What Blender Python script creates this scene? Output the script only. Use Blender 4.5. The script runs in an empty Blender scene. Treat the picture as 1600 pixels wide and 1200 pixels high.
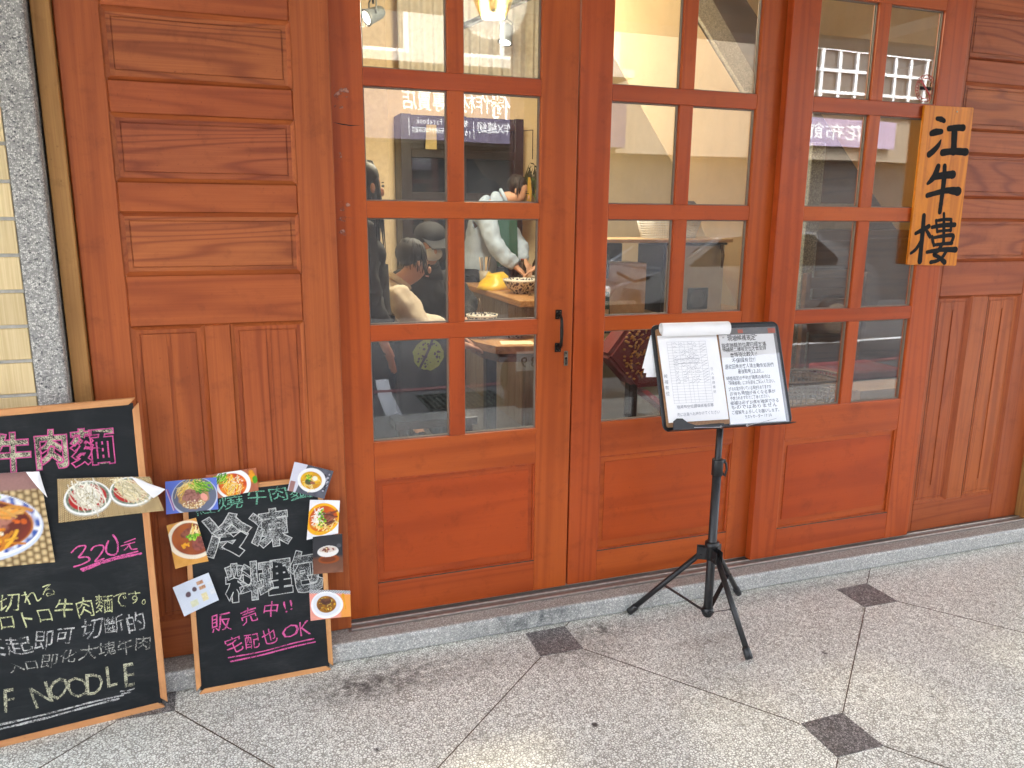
import bpy, bmesh, math, random
import numpy as np
from mathutils import Vector, Matrix
random.seed(7); np.random.seed(7)
R = math.radians
SC = bpy.context.scene
COL = SC.collection

# ------------------------------------------------------------------ camera, sky, sun, exposure
cam_d = bpy.data.cameras.new('camera'); cam = bpy.data.objects.new('camera', cam_d); COL.objects.link(cam)
cam_d.sensor_width = 36; cam_d.lens = 27.51; cam_d.clip_start = 0.05; cam_d.clip_end = 500
_y, _p, _r = R(19.6233), R(-12.3522), R(0.5224)
_f = Vector((math.sin(_y)*math.cos(_p), math.cos(_y)*math.cos(_p), math.sin(_p)))
_rt = Vector((math.cos(_y), -math.sin(_y), 0)); _u = _rt.cross(_f)
_r2 = _rt*math.cos(_r)+_u*math.sin(_r); _u2 = _u*math.cos(_r)-_rt*math.sin(_r)
cam.matrix_world = Matrix(((_r2.x, _u2.x, -_f.x, -0.0097), (_r2.y, _u2.y, -_f.y, -2.6260), (_r2.z, _u2.z, -_f.z, 1.5287), (0, 0, 0, 1)))
SC.camera = cam

W = bpy.data.worlds.new('World'); SC.world = W; W.use_nodes = True
wn = W.node_tree; wn.nodes.clear()
sky = wn.nodes.new('ShaderNodeTexSky'); sky.sky_type = 'NISHITA'; sky.sun_disc = False
SUN_EL, SUN_AZ = R(48), R(18)
sky.sun_elevation = SUN_EL; sky.sun_rotation = SUN_AZ; sky.dust_density = 4.0; sky.air_density = 1.0; sky.ozone_density = 1.0
bg = wn.nodes.new('ShaderNodeBackground'); bg.inputs['Strength'].default_value = 0.15
wo = wn.nodes.new('ShaderNodeOutputWorld')
hz = wn.nodes.new('ShaderNodeHueSaturation'); hz.inputs['Saturation'].default_value = 0.45      # milky overcast sky
wn.links.new(sky.outputs[0], hz.inputs['Color']); wn.links.new(hz.outputs[0], bg.inputs[0]); wn.links.new(bg.outputs[0], wo.inputs[0])
sl = bpy.data.lights.new('sun', 'SUN'); sl.energy = 0.9; sl.angle = R(14); sl.color = (1.0, 0.98, 0.95)
sun = bpy.data.objects.new('sun', sl); COL.objects.link(sun)
_d = Vector((math.sin(SUN_AZ)*math.cos(SUN_EL), math.cos(SUN_AZ)*math.cos(SUN_EL), math.sin(SUN_EL)))   # towards the sun
sun.rotation_euler = _d.to_track_quat('Z', 'Y').to_euler(); sun.location = (0, -12, 14)
vs = SC.view_settings; vs.view_transform = 'Standard'; vs.look = 'None'; vs.exposure = 3.6; vs.gamma = 1.0; vs.use_curve_mapping = False
SC.render.engine = 'CYCLES'
cy = SC.cycles; cy.use_denoising = True; cy.max_bounces = 9; cy.diffuse_bounces = 5; cy.glossy_bounces = 4
cy.transparent_max_bounces = 24; cy.caustics_reflective = False; cy.caustics_refractive = False; cy.sample_clamp_indirect = 6.0

# ------------------------------------------------------------------ helpers
def lin(r, g, b):
    def f(c):
        c /= 255.0
        return c/12.92 if c <= 0.04045 else ((c+0.055)/1.055)**2.4
    return (f(r), f(g), f(b))
def wmat(o):
    m = o.matrix_basis.copy()
    while o.parent is not None:
        o = o.parent; m = o.matrix_basis @ m
    return m
class MB:
    """collects shapes (authored in world coordinates, or through M) and links them as one mesh object"""
    def __init__(s, M=None): s.bm = bmesh.new(); s.M = M; s.mi = 0; s.sm = False
    def _fin(s, vs, fs):
        if s.M is not None:
            for v in vs: v.co = s.M @ v.co
        for f in fs: f.material_index = s.mi; f.smooth = s.sm
        return s
    def raw(s, V, F, mi=None):
        vs = [s.bm.verts.new(v) for v in V]; fs = []
        for f in F:
            try: fs.append(s.bm.faces.new([vs[i] for i in f]))
            except ValueError: pass
        if mi is not None:
            o = s.mi; s.mi = mi; s._fin(vs, fs); s.mi = o
        else: s._fin(vs, fs)
        return s
    def box(s, x0, x1, y0, y1, z0, z1, bev=0.0, seg=2):
        r = bmesh.ops.create_cube(s.bm, size=1.0); vs = r['verts']
        for v in vs:
            v.co = Vector((x0+(v.co.x+.5)*(x1-x0), y0+(v.co.y+.5)*(y1-y0), z0+(v.co.z+.5)*(z1-z0)))
        if bev > 0:
            es = list({e for v in vs for e in v.link_edges})
            r = bmesh.ops.bevel(s.bm, geom=es, offset=bev, segments=seg, affect='EDGES', profile=0.5)
            vs = list({v for f in r['faces'] for v in f.verts} | {v for v in vs if v.is_valid})
            # whole island
            seen = set(vs); st = list(vs)
            while st:
                v = st.pop()
                for e in v.link_edges:
                    w = e.other_vert(v)
                    if w not in seen: seen.add(w); st.append(w)
            vs = list(seen)
        fs = list({f for v in vs for f in v.link_faces})
        return s._fin(vs, fs)
    def prism(s, pts, vec):
        n = len(pts); vec = Vector(vec)
        V = [Vector(p) for p in pts]; V += [p+vec for p in V]
        F = [list(range(n))[::-1], list(range(n, 2*n))]+[[i, (i+1) % n, n+(i+1) % n, n+i] for i in range(n)]
        return s.raw(V, F)
    def tube(s, P, rad, n=10, cap=True):
        P = [Vector(p) for p in P]
        if not hasattr(rad, '__len__'): rad = [rad]*len(P)
        V = []; F = []; k = len(P)
        t0 = (P[1]-P[0]).normalized()
        a = t0.orthogonal().normalized()
        for i, p in enumerate(P):
            t = (P[min(i+1, k-1)]-P[max(i-1, 0)]).normalized()
            a = (a-t*a.dot(t)).normalized(); b = t.cross(a)
            for j in range(n):
                an = 2*math.pi*j/n
                V.append(p+(a*math.cos(an)+b*math.sin(an))*rad[i])
        for i in range(k-1):
            for j in range(n):
                F.append([i*n+j, i*n+(j+1) % n, (i+1)*n+(j+1) % n, (i+1)*n+j])
        if cap: F.append(list(range(n))[::-1]); F.append(list(range((k-1)*n, k*n)))
        o = s.sm; s.sm = True; s.raw(V, F); s.sm = o
        return s
    def lathe(s, prof, c, n=20, axis=None):
        V = []; F = []; c = Vector(c); k = len(prof)
        Q = Vector((0, 0, 1)).rotation_difference(Vector(axis)).to_matrix() if axis else Matrix.Identity(3)
        for r, z in prof:
            for j in range(n):
                a = 2*math.pi*j/n
                V.append(c+Q @ Vector((r*math.cos(a), r*math.sin(a), z)))
        for i in range(k-1):
            for j in range(n):
                F.append([i*n+j, i*n+(j+1) % n, (i+1)*n+(j+1) % n, (i+1)*n+j])
        o = s.sm; s.sm = True; s.raw(V, F); s.sm = o
        return s
    def ball(s, c, rx, ry=None, rz=None, n=14, m=9):
        ry = ry or rx; rz = rz or rx
        V = []; F = []
        for i in range(m+1):
            th = math.pi*i/m
            for j in range(n):
                a = 2*math.pi*j/n
                V.append((c[0]+rx*math.sin(th)*math.cos(a), c[1]+ry*math.sin(th)*math.sin(a), c[2]+rz*math.cos(th)))
        for i in range(m):
            for j in range(n): F.append([i*n+j, (i+1)*n+j, (i+1)*n+(j+1) % n, i*n+(j+1) % n])
        o = s.sm; s.sm = True; s.raw(V, F); s.sm = o
        return s
    def build(s, name, mat, parent=None, **tags):
        me = bpy.data.meshes.new(name)
        bmesh.ops.recalc_face_normals(s.bm, faces=s.bm.faces[:])
        if parent is not None:
            s.bm.transform(wmat(parent).inverted())
        s.bm.to_mesh(me); s.bm.free()
        for m in (mat if isinstance(mat, (list, tuple)) else [mat]): me.materials.append(m)
        o = bpy.data.objects.new(name, me); COL.objects.link(o)
        if parent is not None: o.parent = parent
        for k, v in tags.items(): o[k] = v
        return o
def thing(name, label, cat, loc=(0, 0, 0), group=None, rz=0):
    o = bpy.data.objects.new(name, None); COL.objects.link(o); o.empty_display_size = 0.1
    o.location = loc; o.rotation_euler = (0, 0, rz)
    o['label'] = label; o['category'] = cat
    if group: o['group'] = group
    return o
def bx(name, mat, parent, *a, bev=0.0, seg=2, **tags):
    return MB().box(*a, bev=bev, seg=seg).build(name, mat, parent, **tags)

# ------------------------------------------------------------------ materials
def mat(name):
    m = bpy.data.materials.new(name); m.use_nodes = True
    nt = m.node_tree; nt.nodes.clear()
    out = nt.nodes.new('ShaderNodeOutputMaterial'); b = nt.nodes.new('ShaderNodeBsdfPrincipled')
    nt.links.new(b.outputs[0], out.inputs[0])
    return m, nt, b
def N(nt, t, **kw):
    n = nt.nodes.new(t)
    for k, v in kw.items():
        if k.startswith('i_'): n.inputs[k[2:].replace('_', ' ')].default_value = v
        else: setattr(n, k, v)
    return n
def L(nt, a, b): nt.links.new(a, b)
def math_(nt, op, a, b=None, c=None, clamp=False):
    n = nt.nodes.new('ShaderNodeMath'); n.operation = op; n.use_clamp = clamp
    for i, v in enumerate((a, b, c)):
        if v is None: continue
        if isinstance(v, (int, float)): n.inputs[i].default_value = v
        else: nt.links.new(v, n.inputs[i])
    return n.outputs[0]
def mixc(nt, f, a, b, mode='MIX'):
    n = nt.nodes.new('ShaderNodeMix'); n.data_type = 'RGBA'; n.blend_type = mode
    for s, v in ((n.inputs['Factor'], f), (n.inputs['A'], a), (n.inputs['B'], b)):
        if isinstance(v, (int, float)): s.default_value = v
        elif isinstance(v, (tuple, list)): s.default_value = (v[0], v[1], v[2], 1)
        else: nt.links.new(v, s)
    return n.outputs['Result']
def ramp(nt, f, stops):
    n = nt.nodes.new('ShaderNodeValToRGB'); e = n.color_ramp.elements
    while len(e) > 1: e.remove(e[-1])
    e[0].position = stops[0][0]; c = stops[0][1]; e[0].color = (c, c, c, 1) if isinstance(c, (int, float)) else (*c, 1)
    for p, c in stops[1:]:
        x = e.new(p); x.color = (c, c, c, 1) if isinstance(c, (int, float)) else (*c, 1)
    nt.links.new(f, n.inputs[0]); return n.outputs[0]
def coords(nt, scale=(1, 1, 1), rnd=0.0, kind='Object'):
    tc = N(nt, 'ShaderNodeTexCoord'); v = tc.outputs[kind]
    if rnd:
        oi = N(nt, 'ShaderNodeObjectInfo'); a = N(nt, 'ShaderNodeVectorMath', operation='SCALE'); a.inputs[0].default_value = (37.1, 11.3, 53.7)
        L(nt, oi.outputs['Random'], a.inputs['Scale'])
        b = N(nt, 'ShaderNodeVectorMath', operation='ADD'); L(nt, v, b.inputs[0]); L(nt, a.outputs[0], b.inputs[1]); v = b.outputs[0]
    mp = N(nt, 'ShaderNodeMapping'); mp.inputs['Scale'].default_value = scale; L(nt, v, mp.inputs['Vector'])
    return mp.outputs[0]
def noise(nt, vec, scale, detail=2.0, rough=0.5, dist=0.0):
    n = N(nt, 'ShaderNodeTexNoise'); n.inputs['Scale'].default_value = scale; n.inputs['Detail'].default_value = detail
    n.inputs['Roughness'].default_value = rough; n.inputs['Distortion'].default_value = dist
    L(nt, vec, n.inputs['Vector']); return n.outputs['Fac']
def bump(nt, b, h, strength=0.2, dist=0.002):
    n = N(nt, 'ShaderNodeBump'); n.inputs['Strength'].default_value = strength; n.inputs['Distance'].default_value = dist
    L(nt, h, n.inputs['Height']); L(nt, n.outputs[0], b.inputs['Normal'])
def plain(name, col, rough=0.6, metal=0.0, nz=0.12, nscale=25.0, spec=0.5, bmp=0.0, coat=0.0):
    """a base colour with slight mottling and roughness variation"""
    m, nt, b = mat(name); v = coords(nt, rnd=1.0)
    f = noise(nt, v, nscale, 4.0, 0.6)
    k = tuple(max(0.0, c*(1-nz)) for c in col); h = tuple(min(1.0, c*(1+nz)) for c in col)
    L(nt, mixc(nt, ramp(nt, f, [(0.3, 0), (0.7, 1)]), k, h), b.inputs['Base Color'])
    L(nt, math_(nt, 'MULTIPLY_ADD', f, 0.25, rough-0.12, clamp=True), b.inputs['Roughness'])
    b.inputs['Metallic'].default_value = metal; b.inputs['Specular IOR Level'].default_value = spec; b.inputs['Coat Weight'].default_value = coat
    if bmp: bump(nt, b, f, bmp)
    return m
def wood(name, base, dark, axis='z', ring=10.0, contrast=0.5, rough=0.38, tint=0.10, stretch=0.07, freq=7.0, fine=0.25, spec=0.32, stain=None, sharp=2.6):
    """flat-sawn grain running along axis: contour lines of a stretched noise plus fine fibres"""
    m, nt, b = mat(name)
    sc = [1, 1, 1]; sc['xyz'.index(axis)] = stretch
    v = coords(nt, tuple(sc), rnd=1.0)
    n1 = noise(nt, v, freq, 2.0, 0.45, 0.25)
    w = math_(nt, 'SINE', math_(nt, 'MULTIPLY', n1, ring*6.283))
    w = math_(nt, 'MULTIPLY_ADD', w, 0.5, 0.5)
    w = math_(nt, 'POWER', w, sharp)
    sf = [1, 1, 1]; sf['xyz'.index(axis)] = 0.018
    vf = coords(nt, tuple(sf), rnd=1.0)
    fb = noise(nt, vf, 170.0, 4.0, 0.7)
    vb = coords(nt, (1, 1, 1), rnd=1.0)
    big = noise(nt, vb, 3.0, 3.0, 0.5)
    c = mixc(nt, math_(nt, 'MULTIPLY', w, contrast), base, dark)
    c = mixc(nt, math_(nt, 'MULTIPLY', ramp(nt, fb, [(0.35, 0), (0.75, 1)]), fine), c, dark)
    oi = N(nt, 'ShaderNodeObjectInfo')
    hs = N(nt, 'ShaderNodeHueSaturation'); L(nt, c, hs.inputs['Color'])
    L(nt, math_(nt, 'ADD', math_(nt, 'MULTIPLY_ADD', oi.outputs['Random'], tint*2, 1-tint), math_(nt, 'MULTIPLY_ADD', big, 0.30, -0.15)), hs.inputs['Value'])
    L(nt, math_(nt, 'MULTIPLY_ADD', oi.outputs['Random'], 0.006, 0.497), hs.inputs['Hue'])
    col = hs.outputs[0]
    if stain is not None:      # a grubby hand-worn patch: centre, radii
        tc = N(nt, 'ShaderNodeTexCoord'); g = N(nt, 'ShaderNodeVectorMath', operation='SUBTRACT'); g.inputs[1].default_value = stain[0]
        L(nt, tc.outputs['Object'], g.inputs[0])
        d = N(nt, 'ShaderNodeVectorMath', operation='MULTIPLY'); d.inputs[1].default_value = tuple(1/q for q in stain[1]); L(nt, g.outputs[0], d.inputs[0])
        ln = N(nt, 'ShaderNodeVectorMath', operation='LENGTH'); L(nt, d.outputs[0], ln.inputs[0])
        mk = math_(nt, 'SUBTRACT', 1.0, ln.outputs['Value'], clamp=True)
        mk = math_(nt, 'MULTIPLY', mk, ramp(nt, noise(nt, coords(nt), 55, 5, 0.7), [(0.38, 0), (0.66, 1)]))
        col = mixc(nt, math_(nt, 'MULTIPLY', mk, 1.3, clamp=True), col, (0.05, 0.03, 0.015))
    wr = noise(nt, coords(nt, (1, 1, 1), rnd=1.0), 11.0, 9.0, 0.72, 0.3)      # rubbed and grimy patches
    col = mixc(nt, math_(nt, 'MULTIPLY', ramp(nt, wr, [(0.54, 0), (0.74, 1)]), 0.40), col, (dark[0]*0.55, dark[1]*0.6, dark[2]*0.7))
    sp_ = noise(nt, coords(nt, (1, 1, 1), rnd=1.0), 95.0, 2.0, 0.5)
    col = mixc(nt, math_(nt, 'MULTIPLY', ramp(nt, sp_, [(0.70, 0), (0.76, 1)]), 0.35), col, (dark[0]*0.5, dark[1]*0.5, dark[2]*0.5))
    L(nt, col, b.inputs['Base Color'])
    L(nt, math_(nt, 'MULTIPLY_ADD', wr, 0.22, math_(nt, 'MULTIPLY_ADD', fb, 0.18, rough-0.19)), b.inputs['Roughness'])
    b.inputs['Specular IOR Level'].default_value = spec
    bump(nt, b, fb, 0.10, 0.001)
    return m
def chips(name, scale, light, dark, matrix, thr=0.12, rough=0.35, spread=0.5, stains=(), mottled=0.15, spec=0.4, bmp=0.0):
    """terrazzo / exposed aggregate: stone chips of mixed tone set in a darker paste"""
    m, nt, b = mat(name); v = coords(nt, rnd=0.0)
    wv = N(nt, 'ShaderNodeTexNoise'); wv.inputs['Scale'].default_value = scale*0.9; wv.inputs['Detail'].default_value = 1.0; L(nt, v, wv.inputs['Vector'])
    dv = N(nt, 'ShaderNodeVectorMath', operation='MULTIPLY_ADD'); dv.inputs[1].default_value = (0.9/scale,)*3
    L(nt, wv.outputs['Color'], dv.inputs[0]); L(nt, v, dv.inputs[2])
    vo = N(nt, 'ShaderNodeTexVoronoi', feature='DISTANCE_TO_EDGE'); vo.inputs['Scale'].default_value = scale; L(nt, dv.outputs[0], vo.inputs['Vector'])
    vc = N(nt, 'ShaderNodeTexVoronoi', feature='F1'); vc.inputs['Scale'].default_value = scale; L(nt, dv.outputs[0], vc.inputs['Vector'])
    sx = N(nt, 'ShaderNodeSeparateColor'); L(nt, vc.outputs['Color'], sx.inputs[0])
    chip = mixc(nt, math_(nt, 'POWER', sx.outputs[0], 1.0/max(0.05, 1-spread)), light, dark)
    thv = math_(nt, 'MULTIPLY_ADD', sx.outputs[1], thr*1.6, thr*0.35)
    mk = math_(nt, 'GREATER_THAN', vo.outputs['Distance'], thv)
    c = mixc(nt, mk, matrix, chip)
    big = noise(nt, v, 2.2, 5.0, 0.65)
    hs = N(nt, 'ShaderNodeHueSaturation'); L(nt, c, hs.inputs['Color'])
    L(nt, math_(nt, 'MULTIPLY_ADD', big, mottled*2, 1-mottled), hs.inputs['Value'])
    c = hs.outputs[0]
    for (cx, cyy, rx, ry, amt, scol) in stains:
        tc = N(nt, 'ShaderNodeTexCoord'); g = N(nt, 'ShaderNodeVectorMath', operation='SUBTRACT'); g.inputs[1].default_value = (cx, cyy, 0); L(nt, tc.outputs['Object'], g.inputs[0])
        d = N(nt, 'ShaderNodeVectorMath', operation='MULTIPLY'); d.inputs[1].default_value = (1/rx, 1/ry, 0); L(nt, g.outputs[0], d.inputs[0])
        ln = N(nt, 'ShaderNodeVectorMath', operation='LENGTH'); L(nt, d.outputs[0], ln.inputs[0])
        k = math_(nt, 'SUBTRACT', 1.0, ln.outputs['Value'], clamp=True)
        k = math_(nt, 'MULTIPLY', k, ramp(nt, noise(nt, v, 24, 6, 0.75), [(0.40, 0), (0.62, 1)]))
        c = mixc(nt, math_(nt, 'MULTIPLY', k, amt, clamp=True), c, scol)
    L(nt, c, b.inputs['Base Color'])
    L(nt, math_(nt, 'MULTIPLY_ADD', big, 0.2, rough-0.1), b.inputs['Roughness'])
    b.inputs['Specular IOR Level'].default_value = spec
    if bmp: bump(nt, b, vo.outputs['Distance'], bmp, 0.003)
    return m
def glass_mat(name, base=0.07, tint=(0.93, 0.95, 0.94), dirt=0.0):
    """thin window glass: clear, with a Schlick mirror reflection on top"""
    m = bpy.data.materials.new(name); m.use_nodes = True; nt = m.node_tree; nt.nodes.clear()
    out = N(nt, 'ShaderNodeOutputMaterial'); mx = N(nt, 'ShaderNodeMixShader'); tr = N(nt, 'ShaderNodeBsdfTransparent'); gl = N(nt, 'ShaderNodeBsdfGlossy')
    tr.inputs[0].default_value = (*tint, 1); gl.inputs['Roughness'].default_value = 0.0
    lw = N(nt, 'ShaderNodeLayerWeight'); lw.inputs['Blend'].default_value = 0.5
    f = math_(nt, 'MULTIPLY_ADD', math_(nt, 'POWER', lw.outputs['Facing'], 5.0), 1-base, base)
    v = coords(nt, rnd=1.0); h = noise(nt, v, 2.2, 1.0, 0.4); bp = N(nt, 'ShaderNodeBump'); bp.inputs['Strength'].default_value = 0.022; bp.inputs['Distance'].default_value = 0.02
    L(nt, h, bp.inputs['Height']); L(nt, bp.outputs[0], gl.inputs['Normal'])
    L(nt, f, mx.inputs[0]); L(nt, tr.outputs[0], mx.inputs[1]); L(nt, gl.outputs[0], mx.inputs[2])
    if dirt:                   # wiped streaks and dust on the outside
        df = N(nt, 'ShaderNodeBsdfDiffuse'); df.inputs[0].default_value = (0.62, 0.60, 0.56, 1); m2 = N(nt, 'ShaderNodeMixShader')
        s1 = noise(nt, coords(nt, (3.0, 1, 0.7), rnd=1.0), 5.0, 5.0, 0.65, 1.2); s2 = noise(nt, coords(nt, rnd=1.0), 70.0, 4.0, 0.7)
        k = math_(nt, 'MULTIPLY', ramp(nt, s1, [(0.40, 0.25), (0.72, 1)]), ramp(nt, s2, [(0.35, 0.45), (0.75, 1)]))
        L(nt, math_(nt, 'MULTIPLY', k, dirt), m2.inputs[0]); L(nt, mx.outputs[0], m2.inputs[1]); L(nt, df.outputs[0], m2.inputs[2]); L(nt, m2.outputs[0], out.inputs[0])
    else: L(nt, mx.outputs[0], out.inputs[0])
    return m
def chalk(name, col, dens=0.55, scale=420.0):
    m = bpy.data.materials.new(name); m.use_nodes = True; nt = m.node_tree; nt.nodes.clear()
    out = N(nt, 'ShaderNodeOutputMaterial'); mx = N(nt, 'ShaderNodeMixShader'); tr = N(nt, 'ShaderNodeBsdfTransparent'); d = N(nt, 'ShaderNodeBsdfDiffuse')
    d.inputs[0].default_value = (*col, 1)
    v = coords(nt); f = noise(nt, v, scale, 2.0, 0.7); g = noise(nt, v, 40, 3.0, 0.6)
    k = math_(nt, 'ADD', f, math_(nt, 'MULTIPLY_ADD', g, 0.6, -0.3))
    L(nt, ramp(nt, k, [(0.62-dens*0.55, 0.12*dens), (0.80-dens*0.55, 1.0)]), mx.inputs[0])
    L(nt, tr.outputs[0], mx.inputs[1]); L(nt, d.outputs[0], mx.inputs[2]); L(nt, mx.outputs[0], out.inputs[0])
    return m
def attr_mat(name, rough=0.35, coat=0.3):
    m, nt, b = mat(name); a = N(nt, 'ShaderNodeVertexColor'); a.layer_name = 'print'
    L(nt, a.outputs[0], b.inputs['Base Color']); b.inputs['Roughness'].default_value = rough; b.inputs['Coat Weight'].default_value = coat; b.inputs['Coat Roughness'].default_value = 0.25
    return m
def lamp_mat(name, col, st):
    m = bpy.data.materials.new(name); m.use_nodes = True; nt = m.node_tree; nt.nodes.clear()
    out = N(nt, 'ShaderNodeOutputMaterial'); e = N(nt, 'ShaderNodeEmission'); e.inputs[0].default_value = (*col, 1); e.inputs[1].default_value = st
    L(nt, e.outputs[0], out.inputs[0]); return m

DOOR_B, DOOR_D = (0.44, 0.083, 0.016), (0.24, 0.032, 0.007)
CED_B, CED_D = (0.41, 0.103, 0.027), (0.22, 0.041, 0.012)
M = {}
M['door_v'] = wood('door_wood_upright', DOOR_B, DOOR_D, 'z', 8, 0.42, 0.33, 0.06, 0.05, 6, 0.25)
M['door_h'] = wood('door_wood_level', DOOR_B, DOOR_D, 'x', 8, 0.42, 0.33, 0.06, 0.05, 6, 0.25)
M['door_worn'] = wood('door_wood_handled', DOOR_B, DOOR_D, 'z', 7, 0.40, 0.36, 0.0, 0.05, 6, 0.25, stain=((1.125, 0.0, 1.06), (0.075, 0.3, 0.24)))
M['panel_h'] = wood('door_panel_wood', (0.44, 0.074, 0.011), (0.24, 0.030, 0.006), 'x', 6, 0.3, 0.36, 0.06, 0.10, 4, 0.2)
M['ced_v'] = wood('cedar_upright', CED_B, CED_D, 'z', 12, 0.36, 0.42, 0.08, 0.04, 7, 0.45, sharp=3.0)
M['ced_h'] = wood('cedar_level', CED_B, CED_D, 'x', 14, 0.5, 0.42, 0.08, 0.06, 5, 0.42, sharp=3.0)
M['ced_ph'] = wood('cedar_panel_level', (0.40, 0.111, 0.035), (0.18, 0.035, 0.013), 'x', 17, 0.68, 0.44, 0.07, 0.12, 5.0, 0.42, sharp=3.2)
M['ced_pv'] = wood('cedar_panel_upright', (0.41, 0.100, 0.026), (0.20, 0.036, 0.011), 'z', 15, 0.55, 0.44, 0.08, 0.06, 7.0, 0.42, sharp=3.2)
M['trim'] = wood('ochre_trim_wood', (0.46, 0.235, 0.075), (0.24, 0.105, 0.03), 'z', 9, 0.4, 0.5, 0.05, 0.04, 10, 0.5)
M['frame'] = wood('chalkboard_frame_wood', (0.66, 0.33, 0.135), (0.45, 0.18, 0.06), 'z', 7, 0.35, 0.5, 0.05, 0.04, 14, 0.35)
M['frame_h'] = wood('chalkboard_frame_wood_level', (0.66, 0.33, 0.135), (0.45, 0.18, 0.06), 'x', 7, 0.35, 0.5, 0.05, 0.04, 14, 0.35)
M['sign'] = wood('sign_board_wood', (0.70, 0.225, 0.010), (0.38, 0.082, 0.005), 'z', 8, 0.5, 0.34, 0.0, 0.05, 12, 0.35, )
M['glass'] = glass_mat('window_glass', 0.095, dirt=0.055)
M['gasket'] = plain('grey_putty', (0.22, 0.18, 0.15), 0.6)
M['floor'] = chips('terrazzo_floor', 114, (0.92, 0.92, 0.855), (0.70, 0.69, 0.62), (0.33, 0.32, 0.275), 0.105, 0.36, 0.40, mottled=0.20,
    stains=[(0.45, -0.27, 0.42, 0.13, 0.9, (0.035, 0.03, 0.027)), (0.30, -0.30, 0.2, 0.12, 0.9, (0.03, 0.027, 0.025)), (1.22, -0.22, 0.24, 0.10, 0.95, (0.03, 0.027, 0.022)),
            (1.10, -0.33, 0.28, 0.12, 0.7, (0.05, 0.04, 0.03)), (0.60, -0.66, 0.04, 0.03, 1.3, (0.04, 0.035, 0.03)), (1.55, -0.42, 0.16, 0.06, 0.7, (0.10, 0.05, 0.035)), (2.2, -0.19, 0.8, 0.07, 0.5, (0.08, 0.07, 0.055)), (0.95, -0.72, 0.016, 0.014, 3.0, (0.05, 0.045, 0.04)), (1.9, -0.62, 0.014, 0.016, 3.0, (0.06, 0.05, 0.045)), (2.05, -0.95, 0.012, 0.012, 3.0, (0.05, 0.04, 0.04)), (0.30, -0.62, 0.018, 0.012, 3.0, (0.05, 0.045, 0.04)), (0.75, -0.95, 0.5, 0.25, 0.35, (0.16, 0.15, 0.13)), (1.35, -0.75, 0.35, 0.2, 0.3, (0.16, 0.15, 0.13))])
M['inlay'] = chips('dark_terrazzo_inlay', 135, (0.38, 0.36, 0.345), (0.13, 0.12, 0.115), (0.075, 0.070, 0.067), 0.10, 0.36, 0.30)
M['riser'] = chips('blue_grey_terrazzo', 210, (0.71, 0.71, 0.67), (0.26, 0.27, 0.265), (0.32, 0.325, 0.31), 0.10, 0.42, 0.4, stains=[(0.95, -0.13, 0.35, 0.25, 0.9, (0.035, 0.05, 0.055))])
M['steptop'] = chips('brown_grey_terrazzo', 210, (0.60, 0.585, 0.53), (0.24, 0.225, 0.20), (0.28, 0.265, 0.235), 0.12, 0.5, 0.35)
M['pebble'] = chips('washed_pebble', 200, (0.66, 0.65, 0.61), (0.07, 0.07, 0.08), (0.27, 0.265, 0.25), 0.12, 0.6, 0.36, bmp=0.6)
M['black'] = plain('black_powder_coat', (0.012, 0.012, 0.013), 0.42, 0.0, 0.3, 60)
M['iron'] = plain('black_iron', (0.02, 0.016, 0.013), 0.34, 0.7, 0.3, 60)
M['brass'] = plain('tarnished_metal', (0.16, 0.13, 0.10), 0.45, 0.8, 0.35, 80)
M['alu'] = plain('brown_aluminium', (0.27, 0.235, 0.205), 0.4, 0.6, 0.2, 40)
M['alu_l'] = plain('worn_aluminium', (0.55, 0.52, 0.48), 0.35, 0.8, 0.2, 40)
def slate():
    m, nt, b = mat('chalkboard_black'); v = coords(nt, (1, 1, 2.2), rnd=1.0)
    f = noise(nt, v, 5, 5, 0.65, 0.8); g = noise(nt, coords(nt, (1, 1, 6), rnd=1.0), 40, 4, 0.7)
    k = math_(nt, 'MULTIPLY', ramp(nt, f, [(0.45, 0), (0.75, 1)]), ramp(nt, g, [(0.3, 0.2), (0.7, 1)]))
    L(nt, mixc(nt, math_(nt, 'MULTIPLY', k, 0.75), (0.0065, 0.0090, 0.0110), (0.040, 0.043, 0.045)), b.inputs['Base Color']); b.inputs['Roughness'].default_value = 0.62; b.inputs['Specular IOR Level'].default_value = 0.3
    return m
M['slate'] = slate()
M['white'] = plain('white_paper', (0.91, 0.91, 0.92), 0.7, 0.0, 0.02)
M['ink'] = plain('black_brush_ink', (0.008, 0.008, 0.009), 0.7, 0.0, 0.4, 60, spec=0.15)
M['print'] = attr_mat('printed_photo')

# ------------------------------------------------------------------ ground, step
MB().box(-6, 9, -3.12, -0.10, -0.14, 0.0).build('arcade_floor', M['floor'], kind='structure')
D1 = Vector((1.012, -0.237)); LA = Vector((0.6195, -0.765)); LB = Vector((0.740, 0.680))
def inlay(c, h=0.083):
    q = [(-h, -h+.004), (h, -h), (h-.003, h), (-h+.004, h-.002)]
    pts = [(c.x+a, min(c.y+b, -0.126), -0.0005) for a, b in q]
    MB().prism(pts, (0, 0, 0.0020)).build('floor_inlay', M['inlay'], kind='structure')
M['joint'] = plain('floor_joint_brass', (0.085, 0.055, 0.035), 0.5, 0.3, 0.3, 50)
def joint(a, b, w=0.0016):
    a = Vector((*a, -0.0005)); b = Vector((*b, -0.0005)); d = (b-a).normalized(); n = Vector((-d.y, d.x, 0))*w
    MB().prism([a-n, b-n, b+n, a+n], (0, 0, 0.0013)).build('floor_joint', M['joint'], kind='structure')
def clip_y(a, b, y=-0.128):
    a, b = Vector(a), Vector(b)
    if a.y > y and b.y > y: return None
    if a.y > y: a, b = b, a
    if b.y > y: b = a+(b-a)*((y-a.y)/(b.y-a.y))
    return a, b
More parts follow.
